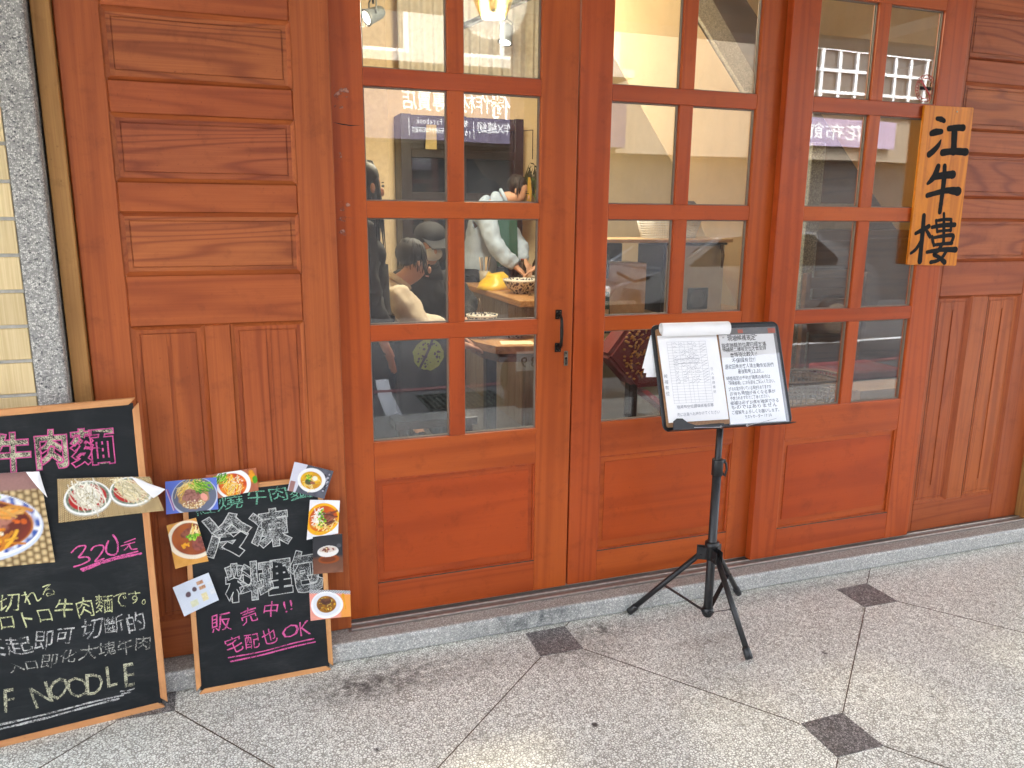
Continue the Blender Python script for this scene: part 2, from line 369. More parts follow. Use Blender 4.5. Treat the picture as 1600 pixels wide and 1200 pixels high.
cells = [(i, j) for i in range(-3, 5) for j in range(-3, 4)]
for i, j in cells:
    c = D1+LA*i+LB*j
    if not (-2.2 < c.x < 4.2 and -2.9 < c.y < 0.2): continue
    if c.y < -0.06: inlay(c)
    h = 0.083
    for dst, s0, s1 in ((c+LA, (h, -h), (-h, h)), (c+LB, (h, h), (-h, -h))):
        k = clip_y((c.x+s0[0], c.y+s0[1]), (dst.x+s1[0], dst.y+s1[1]))
        if k and min(k[0].y, k[1].y) > -2.9: joint(*k)
# the door step: one slab with a rounded nose
MB().box(-1.3, 4.4, -0.1355, 0.14, 0.0, 0.072, bev=0.012, seg=3).build('doorstep', M['steptop'], kind='structure')
_ds = bpy.data.objects['doorstep']; _ds.data.materials.append(M['riser'])
for p in _ds.data.polygons:
    if p.normal.y < -0.55: p.material_index = 1

# ------------------------------------------------------------------ sliding track in the step
tr = thing('door_track', 'brown metal sliding track with pale rails along the foot of the doors', 'track', (1.65, 0.0, 0.072))
bx('track_bed', M['alu'], tr, 0.30, 3.62, -0.066, 0.05, 0.0718, 0.0745)
for y in (-0.058, -0.020, 0.018):
    bx('track_rail', M['alu_l'], tr, 0.31, 3.61, y-0.003, y+0.003, 0.0745, 0.0800, bev=0.001)

# ------------------------------------------------------------------ three glazed sliding doors
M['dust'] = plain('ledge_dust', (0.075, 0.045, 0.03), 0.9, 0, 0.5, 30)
ROWT = [2.3836+0.41043*1, 2.7391, 2.3287, 1.9183, 1.5078, 1.0974]      # opening tops, row by row (first one continues above)
ROWB = [2.3836+0.41043*1-0.3, 2.3836, 1.9732, 1.5627, 1.1523, 0.7419]
PW, MU = 0.275, 0.0561
def glazed_door(x0, px, x1, yf, label, worn=False):
    th = 0.036; yb = yf+th
    d = thing('sliding_door', label, 'door', ((x0+x1)/2, yf, 0.083), group='glazed sliding doors of the shop front')
    zt = 2.86; xe = px+2*PW+MU
    bx('stile', M['door_v'], d, x0, px, yf, yb, 0.083, zt, bev=0.003)
    bx('stile', M['door_worn'] if worn else M['door_v'], d, xe, x1, yf, yb, 0.083, zt, bev=0.003)
    rails = [(0.083, 0.2085), (0.605, 0.7419)]+[(ROWT[k+1], ROWB[k]) for k in range(1, 5)]+[(2.7391, zt)]
    for a, b in rails:
        bx('rail', M['door_h'], d, px, xe, yf+0.0008, yb-0.0008, a, b, bev=0.002)
    # bottom panel: margin, fine groove and raised field, set back inside a moulding
    MB().box(px-0.004, xe+0.004, yf+0.013, yf+0.026, 0.2045, 0.609).build('panel_margin', M['door_h'], d)
    MB().box(px+0.026, xe-0.024, yf+0.0095, yf+0.0125, 0.2465, 0.5785, bev=0.0012).build('panel_field', M['panel_h'], d)
    mb = MB()
    for (a, b, c, e) in ((px, px+0.007, 0.2085, 0.605), (xe-0.007, xe, 0.2085, 0.605)): mb.box(a, b, yf+0.004, yf+0.0126, c, e, bev=0.0015)
    for (c, e) in ((0.2085, 0.2155), (0.598, 0.605)): mb.box(px+0.0072, xe-0.0072, yf+0.004, yf+0.0126, c, e, bev=0.0015)
    mb.build('panel_moulding', M['door_v'], d)
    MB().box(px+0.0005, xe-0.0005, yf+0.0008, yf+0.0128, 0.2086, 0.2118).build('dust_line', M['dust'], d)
    for r in range(1, 6):
        zb, ztp = ROWB[r], ROWT[r]
        bx('muntin', M['door_v'], d, px+PW, px+PW+MU, yf+0.0005, yb-0.0005, zb, ztp, bev=0.002)
        for c in range(2):
            a = px+c*(PW+MU); b = a+PW
            g = bx('pane', M['glass'], d, a, b, yf+0.0185, yf+0.0225, zb, ztp)
            q = MB(); w = 0.0045
            for yy0, yy1 in ((yf+0.0145, yf+0.0182), (yf+0.0228, yf+0.0265)):
                q.box(a, a+w, yy0, yy1, zb, ztp); q.box(b-w, b, yy0, yy1, zb, ztp)
                q.box(a+w, b-w, yy0, yy1, zb, zb+w); q.box(a+w, b-w, yy0, yy1, ztp-w, ztp)
            q.build('glazing_bead', M['gasket'], g)
    return d
door1 = glazed_door(0.286, 0.4177, 1.1615, 0.0, 'red-brown glazed door carrying the black pull handle and small lock plate', True)
door2 = glazed_door(1.1685, 1.2938, 2.030, 0.0022, 'red-brown glazed door right behind the black music stand')
door3 = glazed_door(2.0015, 2.1277, 2.868, -0.0373, 'red-brown glazed door with a round no smoking sticker on its glass')
# pull handle and lock plate on the first door
h = MB(); h.sm = False
h.box(1.0915, 1.1165, -0.0042, 0.0, 1.150, 1.184, bev=0.0018); h.box(1.0915, 1.1165, -0.0042, 0.0, 1.028, 1.062, bev=0.0018)
h.tube([(1.104, -0.004, 1.166), (1.104, -0.020, 1.1645), (1.104, -0.031, 1.154), (1.104, -0.034, 1.135), (1.104, -0.035, 1.106), (1.104, -0.034, 1.078), (1.104, -0.031, 1.058), (1.104, -0.020, 1.0475), (1.104, -0.004, 1.046)],
       [0.0075, 0.006, 0.0055, 0.0058, 0.0066, 0.0058, 0.0055, 0.006, 0.0075], 10)
hd = h.build('pull_handle', M['iron'], door1)
h = MB()
for z in (1.177, 1.157, 1.055, 1.035):
    for x in (1.0975, 1.1105): h.lathe([(0.0001, 0.0015), (0.0016, 0.0012), (0.0021, 0)], (x, -0.0042, z), 8, axis=(0, -1, 0))
h.build('handle_screws', M['brass'], hd)
h = MB(); h.box(1.1295, 1.1455, -0.0030, 0.0, 0.974, 1.030, bev=0.0025)
lk = h.build('lock_plate', M['brass'], door1)
h = MB()
for z in (1.022, 0.982): h.lathe([(0.0001, 0.002), (0.0026, 0.0015), (0.0032, 0)], (1.1375, -0.003, z), 10, axis=(0, -1, 0))
h.lathe([(0.0001, 0.0012), (0.0042, 0.0012), (0.0048, 0)], (1.1375, -0.003, 1.003), 12, axis=(0, -1, 0)); h.box(1.1365, 1.1385, -0.0045, -0.0041, 0.992, 1.003)
h.build('keyhole', M['iron'], lk)
# scrape and hook scar on the first door's left stile
M['scuff'] = chalk('pale_scuff', (0.50, 0.26, 0.20), 0.20, 45.0)
h = MB()
for (x, z, w, hh) in ((0.345, 1.895, 0.030, 0.028), (0.338, 1.850, 0.018, 0.006), (0.340, 1.545, 0.022, 0.014), (0.343, 1.505, 0.026, 0.008), (0.342, 1.46, 0.022, 0.011), (0.338, 1.70, .006, .02)):
    h.raw([(x+w*math.cos(t)*(0.7+0.6*random.random()), -0.0006, z+hh*math.sin(t)*(0.7+0.6*random.random())) for t in [k*0.524 for k in range(12)]], [list(range(12))])
h.build('paint_scuff', M['scuff'], door1)
h = MB(); h.prism([(0.318, -0.0012, 1.8020), (0.345, -0.0012, 1.7990), (0.372, -0.0012, 1.7960), (0.410, -0.0012, 1.7955), (0.372, -0.0012, 1.7930), (0.345, -0.0012, 1.7955)], (0, 0.001, 0))
h.build('scratch_mark', M['iron'], door1)

# ------------------------------------------------------------------ panelled wooden walls either side
def frame_piece(name, m, parent, x0, x1, yf, yb, z0, z1, bev=0.004): return bx(name, m, parent, x0, x1, yf, yb, z0, z1, bev=bev, seg=1)
def raised(parent, x0, x1, z0, z1, yf, m, gap=0.0, groove=None, inset=0.0245):
    """margin with a fine incised line round a slightly raised field"""
    mb = MB(); w = 0.0022
    mb.box(x0-0.003, x1+0.003, yf+0.0150, yf+0.026, z0+gap, z1+0.003)
    a, b, c, e = x0+inset, x1-inset, z0+inset+gap*0.5, z1-inset
    y0, y1 = yf+0.0122, yf+0.0155; kw = dict(bev=0.0006, seg=1)
    mb.box(x0-0.002, a-w, y0, y1, z0+gap, z1, **kw); mb.box(b+w, x1+0.002, y0, y1, z0+gap, z1, **kw)
    mb.box(a-w, b+w, y0+.0001, y1, z0+gap, c-w, **kw); mb.box(a-w, b+w, y0+.0001, y1, e+w, z1, **kw)
    if groove is None: mb.box(a, b, yf+0.0112, y1, c, e, bev=0.0012, seg=1)
    else:
        g0, g1, gt, gb = groove
        mb.box(a, g0, yf+0.0112, y1, c, e, bev=0.001, seg=1); mb.box(g1, b, yf+0.0112, y1, c, e, bev=0.001, seg=1)
        mb.box(g0, g1, yf+0.0113, y1, gt, e); mb.box(g0, g1, yf+0.0113, y1, c, gb)
    p = mb.build('raised_panel', m, parent)
    return p
def moulding(parent, x0, x1, z0, z1, yf, m):
    """bevelled edge round an opening"""
    mb = MB(); d = 0.0125; w = 0.011
    mb.raw([(x0, yf+.0005, z0), (x1, yf+.0005, z0), (x1, yf+.0005, z1), (x0, yf+.0005, z1), (x0+w, yf+d, z0+w), (x1-w, yf+d, z0+w), (x1-w, yf+d, z1-w), (x0+w, yf+d, z1-w)],
           [[0, 1, 5, 4], [1, 2, 6, 5], [2, 3, 7, 6], [3, 0, 4, 7]])
    return mb.build('panel_moulding', m, parent)
def panel_wall(x0, s0, s1, x1, yf, vs, label, z0=0.074):
    t = thing('panelled_wall', label, 'wood panel', ((x0+x1)/2, yf, z0))
    yb = yf+0.042
    frame_piece('stile', M['ced_v'], t, x0, s0, yf, yb, z0, 2.9); frame_piece('stile', M['ced_v'], t, s1, x1, yf, yb, z0, 2.9)
    rows = [(2.170, 2.363), (1.887, 2.078), (1.608, 1.796), (1.336, 1.519)]
    rr = [(2.078, 2.170), (1.796, 1.887), (1.519, 1.608), (1.181, 1.336), (z0, 0.212), (2.363, 2.456)]
    for a, b in rr: frame_piece('rail', M['ced_h'], t, s0, s1, yf+0.0006, yb-0.0006, a, b)
    rows.append((2.456, 2.64)); frame_piece('rail', M['ced_h'], t, s0, s1, yf+0.0006, yb-0.0006, 2.64, 2.9)
    for k, (a, b) in enumerate(rows):
        g = 0.0075 if k != 3 else 0.0
        raised(t, s0, s1, a, b, yf, M['ced_ph'], gap=g)
        moulding(t, s0, s1, a, b, yf, M['ced_h'])
    m0, m1 = vs
    frame_piece('mid_stile', M['ced_v'], t, m0, m1, yf+0.0003, yb-0.0003, 0.212, 1.181)
    for a, b in ((s0, m0), (m1, s1)):
        mid = (a+b)/2
        raised(t, a, b, 0.212, 1.181, yf, M['ced_pv'], groove=(mid-0.0055, mid+0.0055, 1.118, 0.292))
        moulding(t, a, b, 0.212, 1.181, yf, M['ced_v'])
    MB().box(x0, x1, yb+0.001, yb+0.012, z0, 2.9).build('backing', M['ink'], t)
    return t
panel_wall(-0.425, -0.309, 0.197, 0.3125, -0.0440, (-0.104, -0.025), 'cedar panelled wall behind the two chalkboards')
panel_wall(2.815, 2.925, 3.425, 3.60, -0.0005, (3.122, 3.222), 'cedar panelled wall right of the hanging name board')
# header above everything
t = thing('header_beam', 'dark red timber header above the sliding doors', 'beam', (1.6, 0.0, 2.9))
bx('beam', M['ced_h'], t, -0.47, 3.66, -0.06, 0.06, 2.901, 3.02, bev=0.004); bx('beam_board', M['ced_h'], t, -0.47, 3.66, -0.03, 0.05, 3.021, 3.30)

# ------------------------------------------------------------------ pillars: ochre post, washed-pebble edge, ribbed tiles
def ribbed():
    m, nt, b = mat('cream_ribbed_tile')
    v = coords(nt, (1, 1, 0.02), rnd=1.0); f = noise(nt, v, 210, 2, 0.6)
    v2 = coords(nt, (1, 1, 1), rnd=1.0); g = noise(nt, v2, 6, 3, 0.6)
    c = mixc(nt, ramp(nt, f, [(0.35, 0), (0.65, 1)]), (0.58, 0.44, 0.22), (0.70, 0.56, 0.32))
    c = mixc(nt, math_(nt, 'MULTIPLY', g, 0.35), c, (0.55, 0.42, 0.22))
    tc = N(nt, 'ShaderNodeTexCoord'); sp = N(nt, 'ShaderNodeSeparateXYZ'); L(nt, tc.outputs['Object'], sp.inputs[0])
    wn_ = N(nt, 'ShaderNodeTexWhiteNoise', noise_dimensions='1D'); L(nt, math_(nt, 'FLOOR', math_(nt, 'MULTIPLY_ADD', sp.outputs['Z'], 1/0.099, -0.15)), wn_.inputs['W'])
    hs = N(nt, 'ShaderNodeHueSaturation'); L(nt, c, hs.inputs['Color']); L(nt, math_(nt, 'MULTIPLY_ADD', wn_.outputs['Value'], 0.22, 0.88), hs.inputs['Value']); c = hs.outputs[0]
    L(nt, c, b.inputs['Base Color']); b.inputs['Roughness'].default_value = 0.6; bump(nt, b, f, 0.35, 0.002)
    return m
M['tile'] = ribbed(); M['grout'] = plain('grey_grout', (0.46, 0.46, 0.44), 0.8, 0, 0.15, 60)
def pillar(sgn, xp, label, lbl2):
    p = thing('ochre_post', lbl2, 'post', (xp, -0.03, 0.072))
    xa, xb = sorted((xp, xp+sgn*0.048))
    bx('post', M['trim'], p, xa, xb, -0.062, 0.04, 0.072, 3.0, bev=0.004)
    t = thing('tiled_pillar', label, 'pillar', (xp+sgn*0.3, -0.05, 0))
    xa, xb = sorted((xp+sgn*0.054, xp+sgn*0.135))
    bx('pebble_edge', M['pebble'], t, xa, xb, -0.105, 0.10, 0.0, 3.0, bev=0.008)
    xa, xb = sorted((xp+sgn*0.1352, xp+sgn*0.60))
    bx('core', M['grout'], t, xa, xb, -0.097, 0.10, 0.0, 3.0)
    q = MB(); z = 0.02
    while z < 2.95:
        q.box(xa+(0.0 if sgn > 0 else 0.002), xb-(0.002 if sgn > 0 else 0.0), -0.1052, -0.0968, z, z+0.0895, bev=0.002, seg=1); z += 0.0990
    q.build('ribbed_tiles', M['tile'], t)
pillar(-1, -0.428, 'pillar faced with cream ribbed tiles and a grey pebble edge, left of the panelling', 'ochre wooden post between pebble pillar edge and left panelling')
pillar(1, 3.602, 'pebble edged pillar at the far right end of the shop front', 'ochre wooden post at the right end of the panelling')

# ------------------------------------------------------------------ arcade: ceiling, edge beam, granite column
M['plaster'] = plain('arcade_plaster', (0.60, 0.59, 0.56), 0.85, 0, 0.06, 3)
ar = thing('arcade_canopy', 'plastered arcade ceiling with a deep beam over the kerb', 'arcade', (1.5, -1.6, 3.3))
bx('ceiling', M['plaster'], ar, -6, 9, -3.4, 0.1, 3.301, 3.5); bx('edge_beam', M['plaster'], ar, -6, 9, -3.38, -3.06, 2.95, 3.3005)
bx('cross_beam', M['plaster'], ar, 4.9, 5.2, -3.059, -0.06, 2.95, 3.3005)
M['granite'] = chips('maroon_granite', 140, (0.30, 0.12, 0.09), (0.06, 0.012, 0.010), (0.10, 0.022, 0.018), 0.05, 0.25, 0.3)
gc = thing('granite_column', 'maroon granite column at the arcade kerb', 'column', (2.28, -3.2, 0))
bx('shaft', M['granite'], gc, 2.10, 2.46, -3.36, -3.04, -0.12, 2.94, bev=0.01)
bx('plinth', M['granite'], gc, 2.08, 2.48, -3.38, -3.02, -0.125, 0.10, bev=0.006)

# ------------------------------------------------------------------ lettering: glyph outlines as meshes
TXT = {
 'thin': '切れるでトロトロ牛肉麵です。夾起即可切斷的入口即化大塊牛肉BEEFNOODLE紅燒牛肉麵販売中!宅配也OK箸',
 'pen': '“”現場候補規定指定時間的位置已經客滿候補是二樓有空位才會安排會等待比較久!不保證有位!過號回來的客人請主動告知我們最後點餐0123456789:/-—時間指定の予約が満席の場合は「現場候補」にお名前をご記入ください。Fのお席が空いている場合もありますがお待ち時間が長くなる事が予想されますのでご了承ください候補は必ずお席を確保できるものではありませんご理解をよろしくお願いしますラストオーダー現場有空位請填候補名單姓人數電話備註已入座先に店員へ声かけて内用外帶王小林陳',
 'sgn': '天外府手作材料專賣店工X布作X手作X縫紉電話(02)255Facebook|花布館府手作材料專賣店889ー',
 'bold': '燒牛肉麵', 'line': '燒牛肉麵', 'fat': '冷凍料理包', 'fatline': '冷凍料理包'}
STY = {'thin': (-0.003, 'FRONT', 0), 'pen': (0.006, 'FRONT', 0), 'sgn': (0.006, 'FRONT', 0), 'bold': (0.026, 'FRONT', 0), 'line': (0.034, 'NONE', 0.0165), 'fat': (0.050, 'FRONT', 0), 'fatline': (0.055, 'NONE', 0.0115)}
GL = {}
def load_glyphs():
    tmp = []
    for st, s in TXT.items():
        off, fm, bd = STY[st]
        for ch in sorted(set(s)):
            c = bpy.data.curves.new('glyph', 'FONT'); c.body = ch; c.size = 1; c.offset = off; c.fill_mode = fm
            c.bevel_depth = bd; c.bevel_resolution = 0; c.resolution_u = 2
            o = bpy.data.objects.new('glyph', c); COL.objects.link(o); tmp.append((st, ch, o))
    bpy.context.view_layer.update(); dg = bpy.context.evaluated_depsgraph_get()
    for st, ch, o in tmp:
        e = o.evaluated_get(dg); m = e.to_mesh()
        GL[st, ch] = (np.array([v.co[:] for v in m.vertices]).reshape(-1, 3), [tuple(p.vertices) for p in m.polygons]); e.to_mesh_clear()
    for st, ch, o in tmp:
        c = o.data; bpy.data.objects.remove(o); bpy.data.curves.remove(c)
load_glyphs()
def adv(ch):
    return 1.0 if ord(ch) > 0x2000 else (0.36 if ch in ' ' else 0.34 if ch in "!:|'" else 0.66)
def write(mb, text, st, M4, u0, v0, u1, v1, h, jit=0.04, off=0.0012, slant=0.0, squash=1.0, rng=None):
    """lay characters from (u0,v0) to (u1,v1) along the baseline of a plane (M4: local x right, local z up, -y out)"""
    rng = rng or random.Random(len(text)*13+7)
    tot = sum(adv(c) for c in text); du, dv = u1-u0, v1-v0; ln = math.hypot(du, dv); an = math.atan2(dv, du); x = 0
    for c in text:
        a = adv(c)
        if c != ' ' and (st, c) in GL:
            V, F = GL[st, c]
            cell = ln*a/tot; t = (x+a*0.5)/tot
            sx = cell/a*(1+rng.uniform(-jit, jit)*1.2); sz = h*(1+rng.uniform(-jit, jit)*1.5)
            ro = an+rng.uniform(-jit, jit)*1.1; sh = slant+rng.uniform(-jit, jit)*1.5
            cx = u0+du*t; cz = v0+dv*t+rng.uniform(-jit, jit)*h*0.8
            cen = 0.5*(V[:, 0].min()+V[:, 0].max()) if a < 1 else 0.5
            ph = rng.uniform(0, 6); P = []
            for (gx, gz, gy) in V:
                gx2 = gx-cen; gz2 = gz-0.38
                if jit > 0.02:
                    gx2 += 0.034*math.sin(5*gz+ph)+0.016*math.sin(11*gx+2*ph); gz2 += 0.036*math.sin(5*gx+1.7*ph)+0.014*math.sin(12*gz+ph)
                px, pz = (gx2+sh*gz2)*sx, gz2*sz
                P.append(M4 @ Vector((cx+px*math.cos(ro)-pz*math.sin(ro), -off-gy*h, cz+h*0.38+px*math.sin(ro)+pz*math.cos(ro))))
            mb.raw(P, F)
        x += a
    return mb
def stroke(mb, pts, w, M4, off=0.0012, n=6, wob=0.0):
    """a pen or brush stroke: a flat ribbon with rounded ends along a polyline"""
    w = list(w) if hasattr(w, '__len__') else [w]*len(pts)
    if len(w) != len(pts): w = [w[0]+(w[-1]-w[0])*i/(len(pts)-1) for i in range(len(pts))]
    P = [Vector((p[0], p[1])) for p in pts]; Q = []; ww = []
    for i in range(len(P)-1):                                   # Catmull-Rom through the points
        p0, p1, p2, p3 = P[max(i-1, 0)], P[i], P[i+1], P[min(i+2, len(P)-1)]
        for k in range(n):
            t = k/n
            Q.append(0.5*((2*p1)+(p2-p0)*t+(2*p0-5*p1+4*p2-p3)*t*t+(3*p1-p0-3*p2+p3)*t**3)); ww.append(w[i]+(w[i+1]-w[i])*t)
    Q.append(P[-1]); ww.append(w[-1])
    Lf, Rt = [], []
    for i, q in enumerate(Q):
        t = (Q[min(i+1, len(Q)-1)]-Q[max(i-1, 0)]).normalized(); nn = Vector((-t.y, t.x)); r = ww[i]*0.5*(1+(random.uniform(-wob, wob) if wob else 0))
        Lf.append(q+nn*r); Rt.append(q-nn*r)
    def capf(q, t, r):
        a0 = math.atan2(t.y, t.x)
        return [q+Vector((math.cos(a0+b), math.sin(a0+b)))*r for b in (-1.5708, -1.05, -0.52, 0, 0.52, 1.05, 1.5708)]
    e0 = (Q[0]-Q[1]).normalized(); e1 = (Q[-1]-Q[-2]).normalized()
    V = [M4 @ Vector((p.x, -off, p.y)) for p in Lf+Rt]; k = len(Q)
    mb.raw(V, [[i, i+1, k+i+1, k+i] for i in range(k-1)])
    for q, t, r in ((Q[0], e0, ww[0]*0.5), (Q[-1], e1, ww[-1]*0.5)):
        mb.raw([M4 @ Vector((p.x, -off, p.y)) for p in capf(q, t, r)], [[0, 1, 2, 3, 4, 5, 6]])
    return mb

# ------------------------------------------------------------------ printed food photographs: painted in numpy, carried by a fine mesh
class Pic:
    def __init__(s, asp, res=84):
        s.w = max(24, int(res*min(1.5, max(asp, 0.6)))); s.h = max(24, int(s.w/asp)); s.asp = asp
        yy, xx = np.mgrid[0:s.h+1, 0:s.w+1]; s.x = xx/s.w*asp; s.y = yy/s.h; s.a = np.zeros((s.h+1, s.w+1, 3)); s.rng = np.random.RandomState(int(asp*1000) % 997)
    def nz(s, k):
        g = s.rng.rand(int(k)+3, int(k*s.asp)+3); X = s.x*k; Y = s.y*k; i = X.astype(int); j = Y.astype(int); fx = X-i; fy = Y-j
        i = np.clip(i, 0, g.shape[1]-2); j = np.clip(j, 0, g.shape[0]-2)
        return (g[j, i]*(1-fx)+g[j, i+1]*fx)*(1-fy)+(g[j+1, i]*(1-fx)+g[j+1, i+1]*fx)*fy
    def put(s, m, c):
        m = np.clip(m, 0, 1)[..., None]; s.a = s.a*(1-m)+np.array(c)*m; return s
    def fill(s, c, c2=None, k=8):
        if c2 is None: s.a[:] = c
        else: n = s.nz(k)[..., None]; s.a = np.array(c)*(1-n)+np.array(c2)*n
        return s
    def ell(s, cx, cy, rx, ry, c, soft=0.05, rot=0.0, jag=0.0, k=9, c2=None, kk=18):
        dx, dy = s.x-cx, s.y-cy; ca, sa = math.cos(rot), math.sin(rot)
        d = np.sqrt(((dx*ca+dy*sa)/rx)**2+((dy*ca-dx*sa)/ry)**2)
        if jag: d = d+(s.nz(k)-0.5)*jag
        m = (1-d)/soft
        if c2 is not None: n = np.clip((s.nz(kk)-0.3)*2.2, 0, 1)[..., None]; cc = np.array(c)*(1-n)+np.array(c2)*n; mm = np.clip(m, 0, 1)[..., None]; s.a = s.a*(1-mm)+cc*mm; return s
        return s.put(m, c)
    def ring(s, cx, cy, rx, ry, w, c, rot=0.0, mask=None):
        dx, dy = s.x-cx, s.y-cy; ca, sa = math.cos(rot), math.sin(rot); d = np.sqrt(((dx*ca+dy*sa)/rx)**2+((dy*ca-dx*sa)/ry)**2)
        m = 1-np.abs(d-1)/w
        if mask is not None: m = m*mask
        return s.put(m*3, c)
    def line(s, x0, y0, x1, y1, w, c, bend=0.0):
        t = np.clip(((s.x-x0)*(x1-x0)+(s.y-y0)*(y1-y0))/((x1-x0)**2+(y1-y0)**2+1e-9), 0, 1)
        nx, ny = -(y1-y0), (x1-x0); b = bend*np.sin(t*math.pi)
        d = np.hypot(s.x-(x0+(x1-x0)*t+nx*b), s.y-(y0+(y1-y0)*t+ny*b)); return s.put((w-d)/(w*0.6), c)
    def strands(s, n, cx, cy, rx, ry, cols, w=0.012, ln=0.3, ang=None, bend=0.5):
        for _ in range(n):
            r = math.sqrt(s.rng.rand()); th = s.rng.rand()*6.283; x = cx+rx*r*math.cos(th); y = cy+ry*r*math.sin(th)
            a = s.rng.rand()*3.14 if ang is None else ang+s.rng.randn()*0.35; l = ln*(0.5+s.rng.rand())*0.5
            s.line(x-l*math.cos(a), y-l*math.sin(a), x+l*math.cos(a), y+l*math.sin(a), w*(0.7+0.6*s.rng.rand()), np.array(cols[s.rng.randint(len(cols))])*(0.75+0.45*s.rng.rand()), bend*(s.rng.rand()-0.5))
        return s
    def bits(s, n, cx, cy, rx, ry, cols, r0=0.02, r1=0.05, jag=0.5):
        for _ in range(n):
            r = math.sqrt(s.rng.rand()); th = s.rng.rand()*6.283; a = r0+(r1-r0)*s.rng.rand()
            s.ell(cx+rx*r*math.cos(th), cy+ry*r*math.sin(th), a, a*(0.5+0.5*s.rng.rand()), np.array(cols[s.rng.randint(len(cols))])*(0.7+0.5*s.rng.rand()), 0.3, s.rng.rand()*3.1, jag)
        return s
    def grain(s, amt): s.a = s.a*(1-amt+2*amt*s.rng.rand(*s.a.shape[:2])[..., None]); g = s.a.mean(axis=2, keepdims=True); s.a = np.clip(g+(s.a-g)*1.25, 0, 1)**0.86; return s
C_ = lambda *k: np.array(lin(*k))
GRN = [C_(70, 140, 40), C_(120, 175, 60), C_(45, 100, 30), C_(160, 200, 90)]; NDL = [C_(235, 205, 130), C_(225, 185, 100), C_(245, 225, 170)]
MEAT = [C_(110, 55, 40), C_(85, 40, 30), C_(140, 80, 65), C_(65, 30, 22)]; WHT = C_(240, 240, 242)
def weave(p, k=30):
    u = p.x*k; v = p.y*k*0.8; c = np.abs(np.sin(u*math.pi))*np.abs(np.sin((v+np.floor(u)*0.5)*math.pi))
    n = p.nz(16); p.a = (C_(95, 70, 40)[None, None]*(1-c[..., None])+C_(222, 196, 150)[None, None]*c[..., None])*(0.75+0.4*n[..., None]); return p
def pic_big(p):
    weave(p, 16); p.put((p.y-0.80)/0.02, C_(140, 105, 100)); p.put((p.y-0.93)/0.05*p.nz(6), C_(110, 80, 78))
    p.ell(0.22, 0.44, 0.60, 0.385, C_(205, 215, 235), 0.02); p.ell(0.22, 0.452, 0.585, 0.368, C_(245, 246, 250), 0.02)
    p.ell(0.22, 0.465, 0.575, 0.350, C_(60, 80, 150), 0.02, c2=C_(235, 238, 246), kk=26); p.ell(0.22, 0.450, 0.52, 0.300, C_(190, 120, 70), 0.03)
    p.ell(0.22, 0.445, 0.51, 0.290, C_(125, 45, 20), 0.05, c2=C_(80, 25, 12), kk=6)
    p.ell(0.22, 0.47, 0.34, 0.20, C_(150, 95, 85), 0.2, jag=0.5, c2=C_(95, 50, 45), kk=26); p.ell(0.42, 0.50, 0.20, 0.10, C_(165, 110, 95), 0.2, 0.4, 0.4, c2=C_(105, 60, 50), kk=30)
    p.strands(22, 0.35, 0.27, 0.28, 0.06, [C_(225, 165, 85), C_(200, 120, 50)], 0.02, 0.3, 0.25); p.bits(16, 0.36, 0.36, 0.11, 0.05, [C_(240, 226, 205), C_(225, 200, 165)], 0.014, 0.03)
    p.strands(9, 0.5, 0.60, 0.12, 0.03, [C_(225, 170, 105), C_(205, 140, 80)], 0.022, 0.24, 0.0); p.bits(5, 0.60, 0.46, 0.06, 0.04, [C_(190, 90, 40)], 0.02, 0.04); p.strands(28, 0.30, 0.66, 0.12, 0.08, GRN, 0.018, 0.22, 1.2)
def pic_plates(p):
    weave(p, 26)
    for cx, cy, ra, cols in ((0.60, 0.52, 0.40, [C_(240, 236, 222), C_(222, 216, 196)]), (1.52, 0.60, 0.38, [C_(236, 226, 196), C_(214, 200, 160)])):
        p.ell(cx, cy-0.03, ra*1.26, ra*1.05, C_(170, 165, 150), 0.03, 0.25); p.ell(cx, cy, ra*1.24, ra*1.03, C_(244, 244, 240), 0.02, 0.25); p.ell(cx, cy+.01, ra*1.14, ra*0.93, C_(120, 130, 112), 0.03, 0.25, c2=C_(80, 95, 82), kk=40); p.ell(cx, cy+.01, ra*1.0, ra*0.79, C_(160, 30, 34), 0.03, 0.25)
        p.bits(40, cx, cy, ra*0.92, ra*0.7, [C_(235, 190, 180)], 0.006, 0.012); p.ell(cx, cy+0.03, ra*0.66, ra*0.62, C_(206, 196, 168), 0.06, 0, 0.2); p.strands(80, cx, cy+0.03, ra*0.50, ra*0.48, cols, 0.015, 0.5, 1.9 if cx < 1 else 2.3, 0.5)
        p.strands(18, cx, cy+0.03, ra*0.48, ra*0.46, [C_(160, 150, 120)], 0.007, 0.4, 1.9, 0.5)
def pic_blue(p):
    p.fill(C_(98, 116, 200)); p.ell(0.86, 0.46, 0.70, 0.60, C_(206, 212, 226), 0.02); p.ell(0.86, 0.48, 0.67, 0.57, C_(92, 98, 118), 0.03); p.ell(0.82, 0.50, 0.50, 0.46, C_(170, 130, 90), 0.1, jag=0.2)
    p.strands(50, 0.72, 0.72, 0.30, 0.22, NDL, 0.014, 0.4, 0.7); p.ell(0.78, 0.46, 0.36, 0.26, C_(160, 110, 100), 0.2, jag=0.5, c2=C_(120, 75, 65), kk=26); p.bits(60, 0.82, 0.22, 0.36, 0.12, [C_(240, 230, 200), C_(235, 210, 160)], 0.018, 0.03)
    p.strands(40, 1.05, 0.74, 0.26, 0.18, GRN, 0.018, 0.24, 2.4); p.ell(1.14, 0.42, 0.10, 0.14, C_(235, 165, 150), 0.1, 0.6); p.line(0.02, 0.75, 0.22, 0.1, 0.015, C_(235, 200, 200)); p.line(0.06, 0.75, 0.26, 0.1, 0.012, C_(170, 60, 70))
